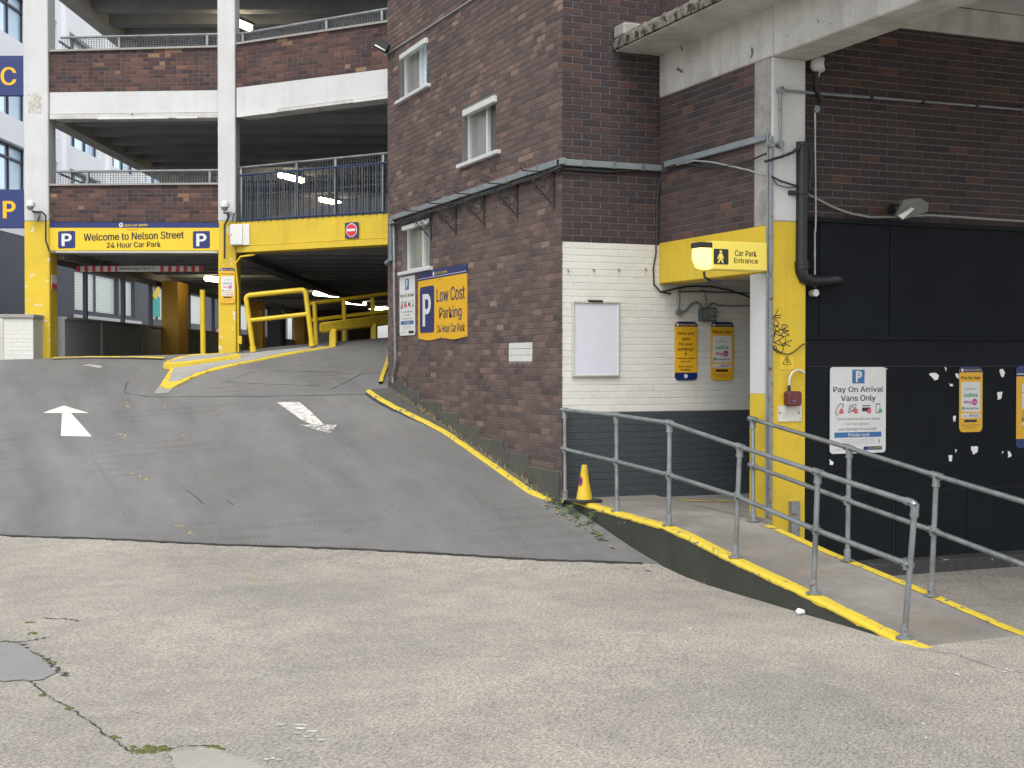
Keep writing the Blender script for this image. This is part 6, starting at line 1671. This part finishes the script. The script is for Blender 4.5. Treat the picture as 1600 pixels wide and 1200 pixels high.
def sprigs(spots):
    g = MB()
    for (px, py, h) in spots:
        c0 = ghit(px, py)
        for st in range(3):
            a = U(0, 6.28); tip = c0 + Vector((math.cos(a) * h * .5, math.sin(a) * h * .5, h * U(.6, 1)))
            g.tube([c0, c0.lerp(tip, .5) + Vector((0, 0, h * .12)), tip], .002, 4)
            for k in range(6):
                p = c0.lerp(tip, .25 + .15 * k) + Vector((0, 0, h * .08)); b = U(0, 6.28); l = h * U(.22, .42)
                u = Vector((math.cos(b), math.sin(b), U(-.2, .5))).normalized() * l; w = Vector((-math.sin(b), math.cos(b), 0)) * l * .35
                g.add([p, p + u * .5 + w + Vector((0, 0, l * .1)), p + u, p + u * .5 - w + Vector((0, 0, l * .1))], [(0, 1, 2), (0, 2, 3)])
    o = mk('leafy_weeds', g, M['leaf'], kind='stuff', fix=False); o['label'] = 'small leafy weeds at the foot of the pedestrian ramp wall'; o['category'] = 'weeds'
sprigs([(862, 790, .11), (874, 797, .09), (892, 806, .12), (900, 812, .10), (917, 822, .15), (932, 838, .08), (941, 846, .10), (866, 786, .1), (851, 780, .07)])
weeds('weeds', [(856, 786), (862, 790), (868, 795), (876, 797), (885, 803), (893, 808), (900, 812), (906, 815), (912, 820), (918, 824), (930, 834), (940, 843)], 7, .045, 'green weeds growing where the vehicle ramp meets the pedestrian ramp wall')
sp = [(628 + (862 - 628) * k / 26, 616 + (770 - 616) * k / 26 - 1) for k in range(27)]
def wallweeds():
    g = MB()
    for k in range(420):
        y = U(13.5, 19); g0 = gz(5.93, y) + .09
        p = Vector((6.06 + U(-.05, .05), y, g0)); a = U(0, 6.28); l = U(.02, .09)
        u = Vector((math.cos(a) * .5, math.sin(a) * .5, 1)).normalized() * l; w = Vector((-math.sin(a), math.cos(a), 0)) * .004
        g.add([p - w, p + w, p + u], [(0, 1, 2)])
    o = mk('dry_grass', g, M['dry'], kind='stuff', fix=False); o['label'] = 'dry grass along the yellow kerb at the brick wall'; o['category'] = 'grass'
wallweeds()
def moss(spots):
    g = MB()
    for (px, py, n, s) in spots:
        for k in range(n):
            p = ghit(px + U(-s, s) * 1.6, py + U(-s, s) * .5); r = U(.006, .02)
            g.sphere(Vector((p.x, p.y, gz(p.x, p.y))), r, 6, 4, (1, 1, .5))
    o = mk('moss', g, M['moss'], kind='stuff', smooth=True); o['label'] = 'moss clumps in the ground cracks at lower left'; o['category'] = 'moss'
moss([(48, 973, 10, 4), (50, 990, 12, 4), (78, 1035, 10, 6), (67, 1086, 8, 3), (108, 1108, 8, 3), (182, 1152, 8, 4), (225, 1172, 40, 12), (250, 1170, 26, 8), (335, 1168, 14, 6)])
# grit scattered over the concrete and asphalt
g = MB(); g2 = MB()
for k in range(500):
    px, py = U(0, 1600), U(850, 1200); p = ghit(px, py)
    if p.x > 6.05 and p.y > 7.2: continue
    r = U(.002, .0055); (g if rnd() < .93 else g2).sphere(Vector((p.x, p.y, gz(p.x, p.y) + r * .3)), r, 5, 3, (1, 1, .6))
for k in range(260):
    px, py = U(0, 900), U(620, 840); p = ghit(px, py)
    if p.x > 5.9: continue
    r = U(.003, .009); g.sphere(Vector((p.x, p.y, gz(p.x, p.y) + ASP + r * .3)), r, 5, 3, (1, 1, .6))
for o, l in ((mk('grit', g, M['plinth'], kind='stuff', fix=False), 'dark grit scattered over the ground'), (mk('pale_grit', g2, M['litter'], kind='stuff', fix=False), 'pale grit scattered over the foreground concrete')):
    o['label'] = l; o['category'] = 'grit'
# fallen leaves and scraps
lv = MB()
for k in range(46):
    x = U(850, 960); y = 792 + (x - 860) * .6 + U(-2, 9); p = ghit(x, y); r = U(.012, .03); a = U(0, 6)
    p.z = gz(p.x, p.y) + ASP + .012
    q = [p + Vector((r * math.cos(a + t_) * (1 if i % 2 else .5), r * math.sin(a + t_), U(-.005, .008))) for i, t_ in enumerate((0, 1.57, 3.14, 4.71))]
    lv.add(q, [(0, 1, 2, 3)])
o = mk('fallen_leaves', lv, mat('dead leaves', (.42, .33, .18), .8, .8, 20, .2, .1, 50), kind='stuff', fix=False); o['label'] = 'dead leaves and scraps at the foot of the ramp wall'; o['category'] = 'leaves'

finish_bricks()
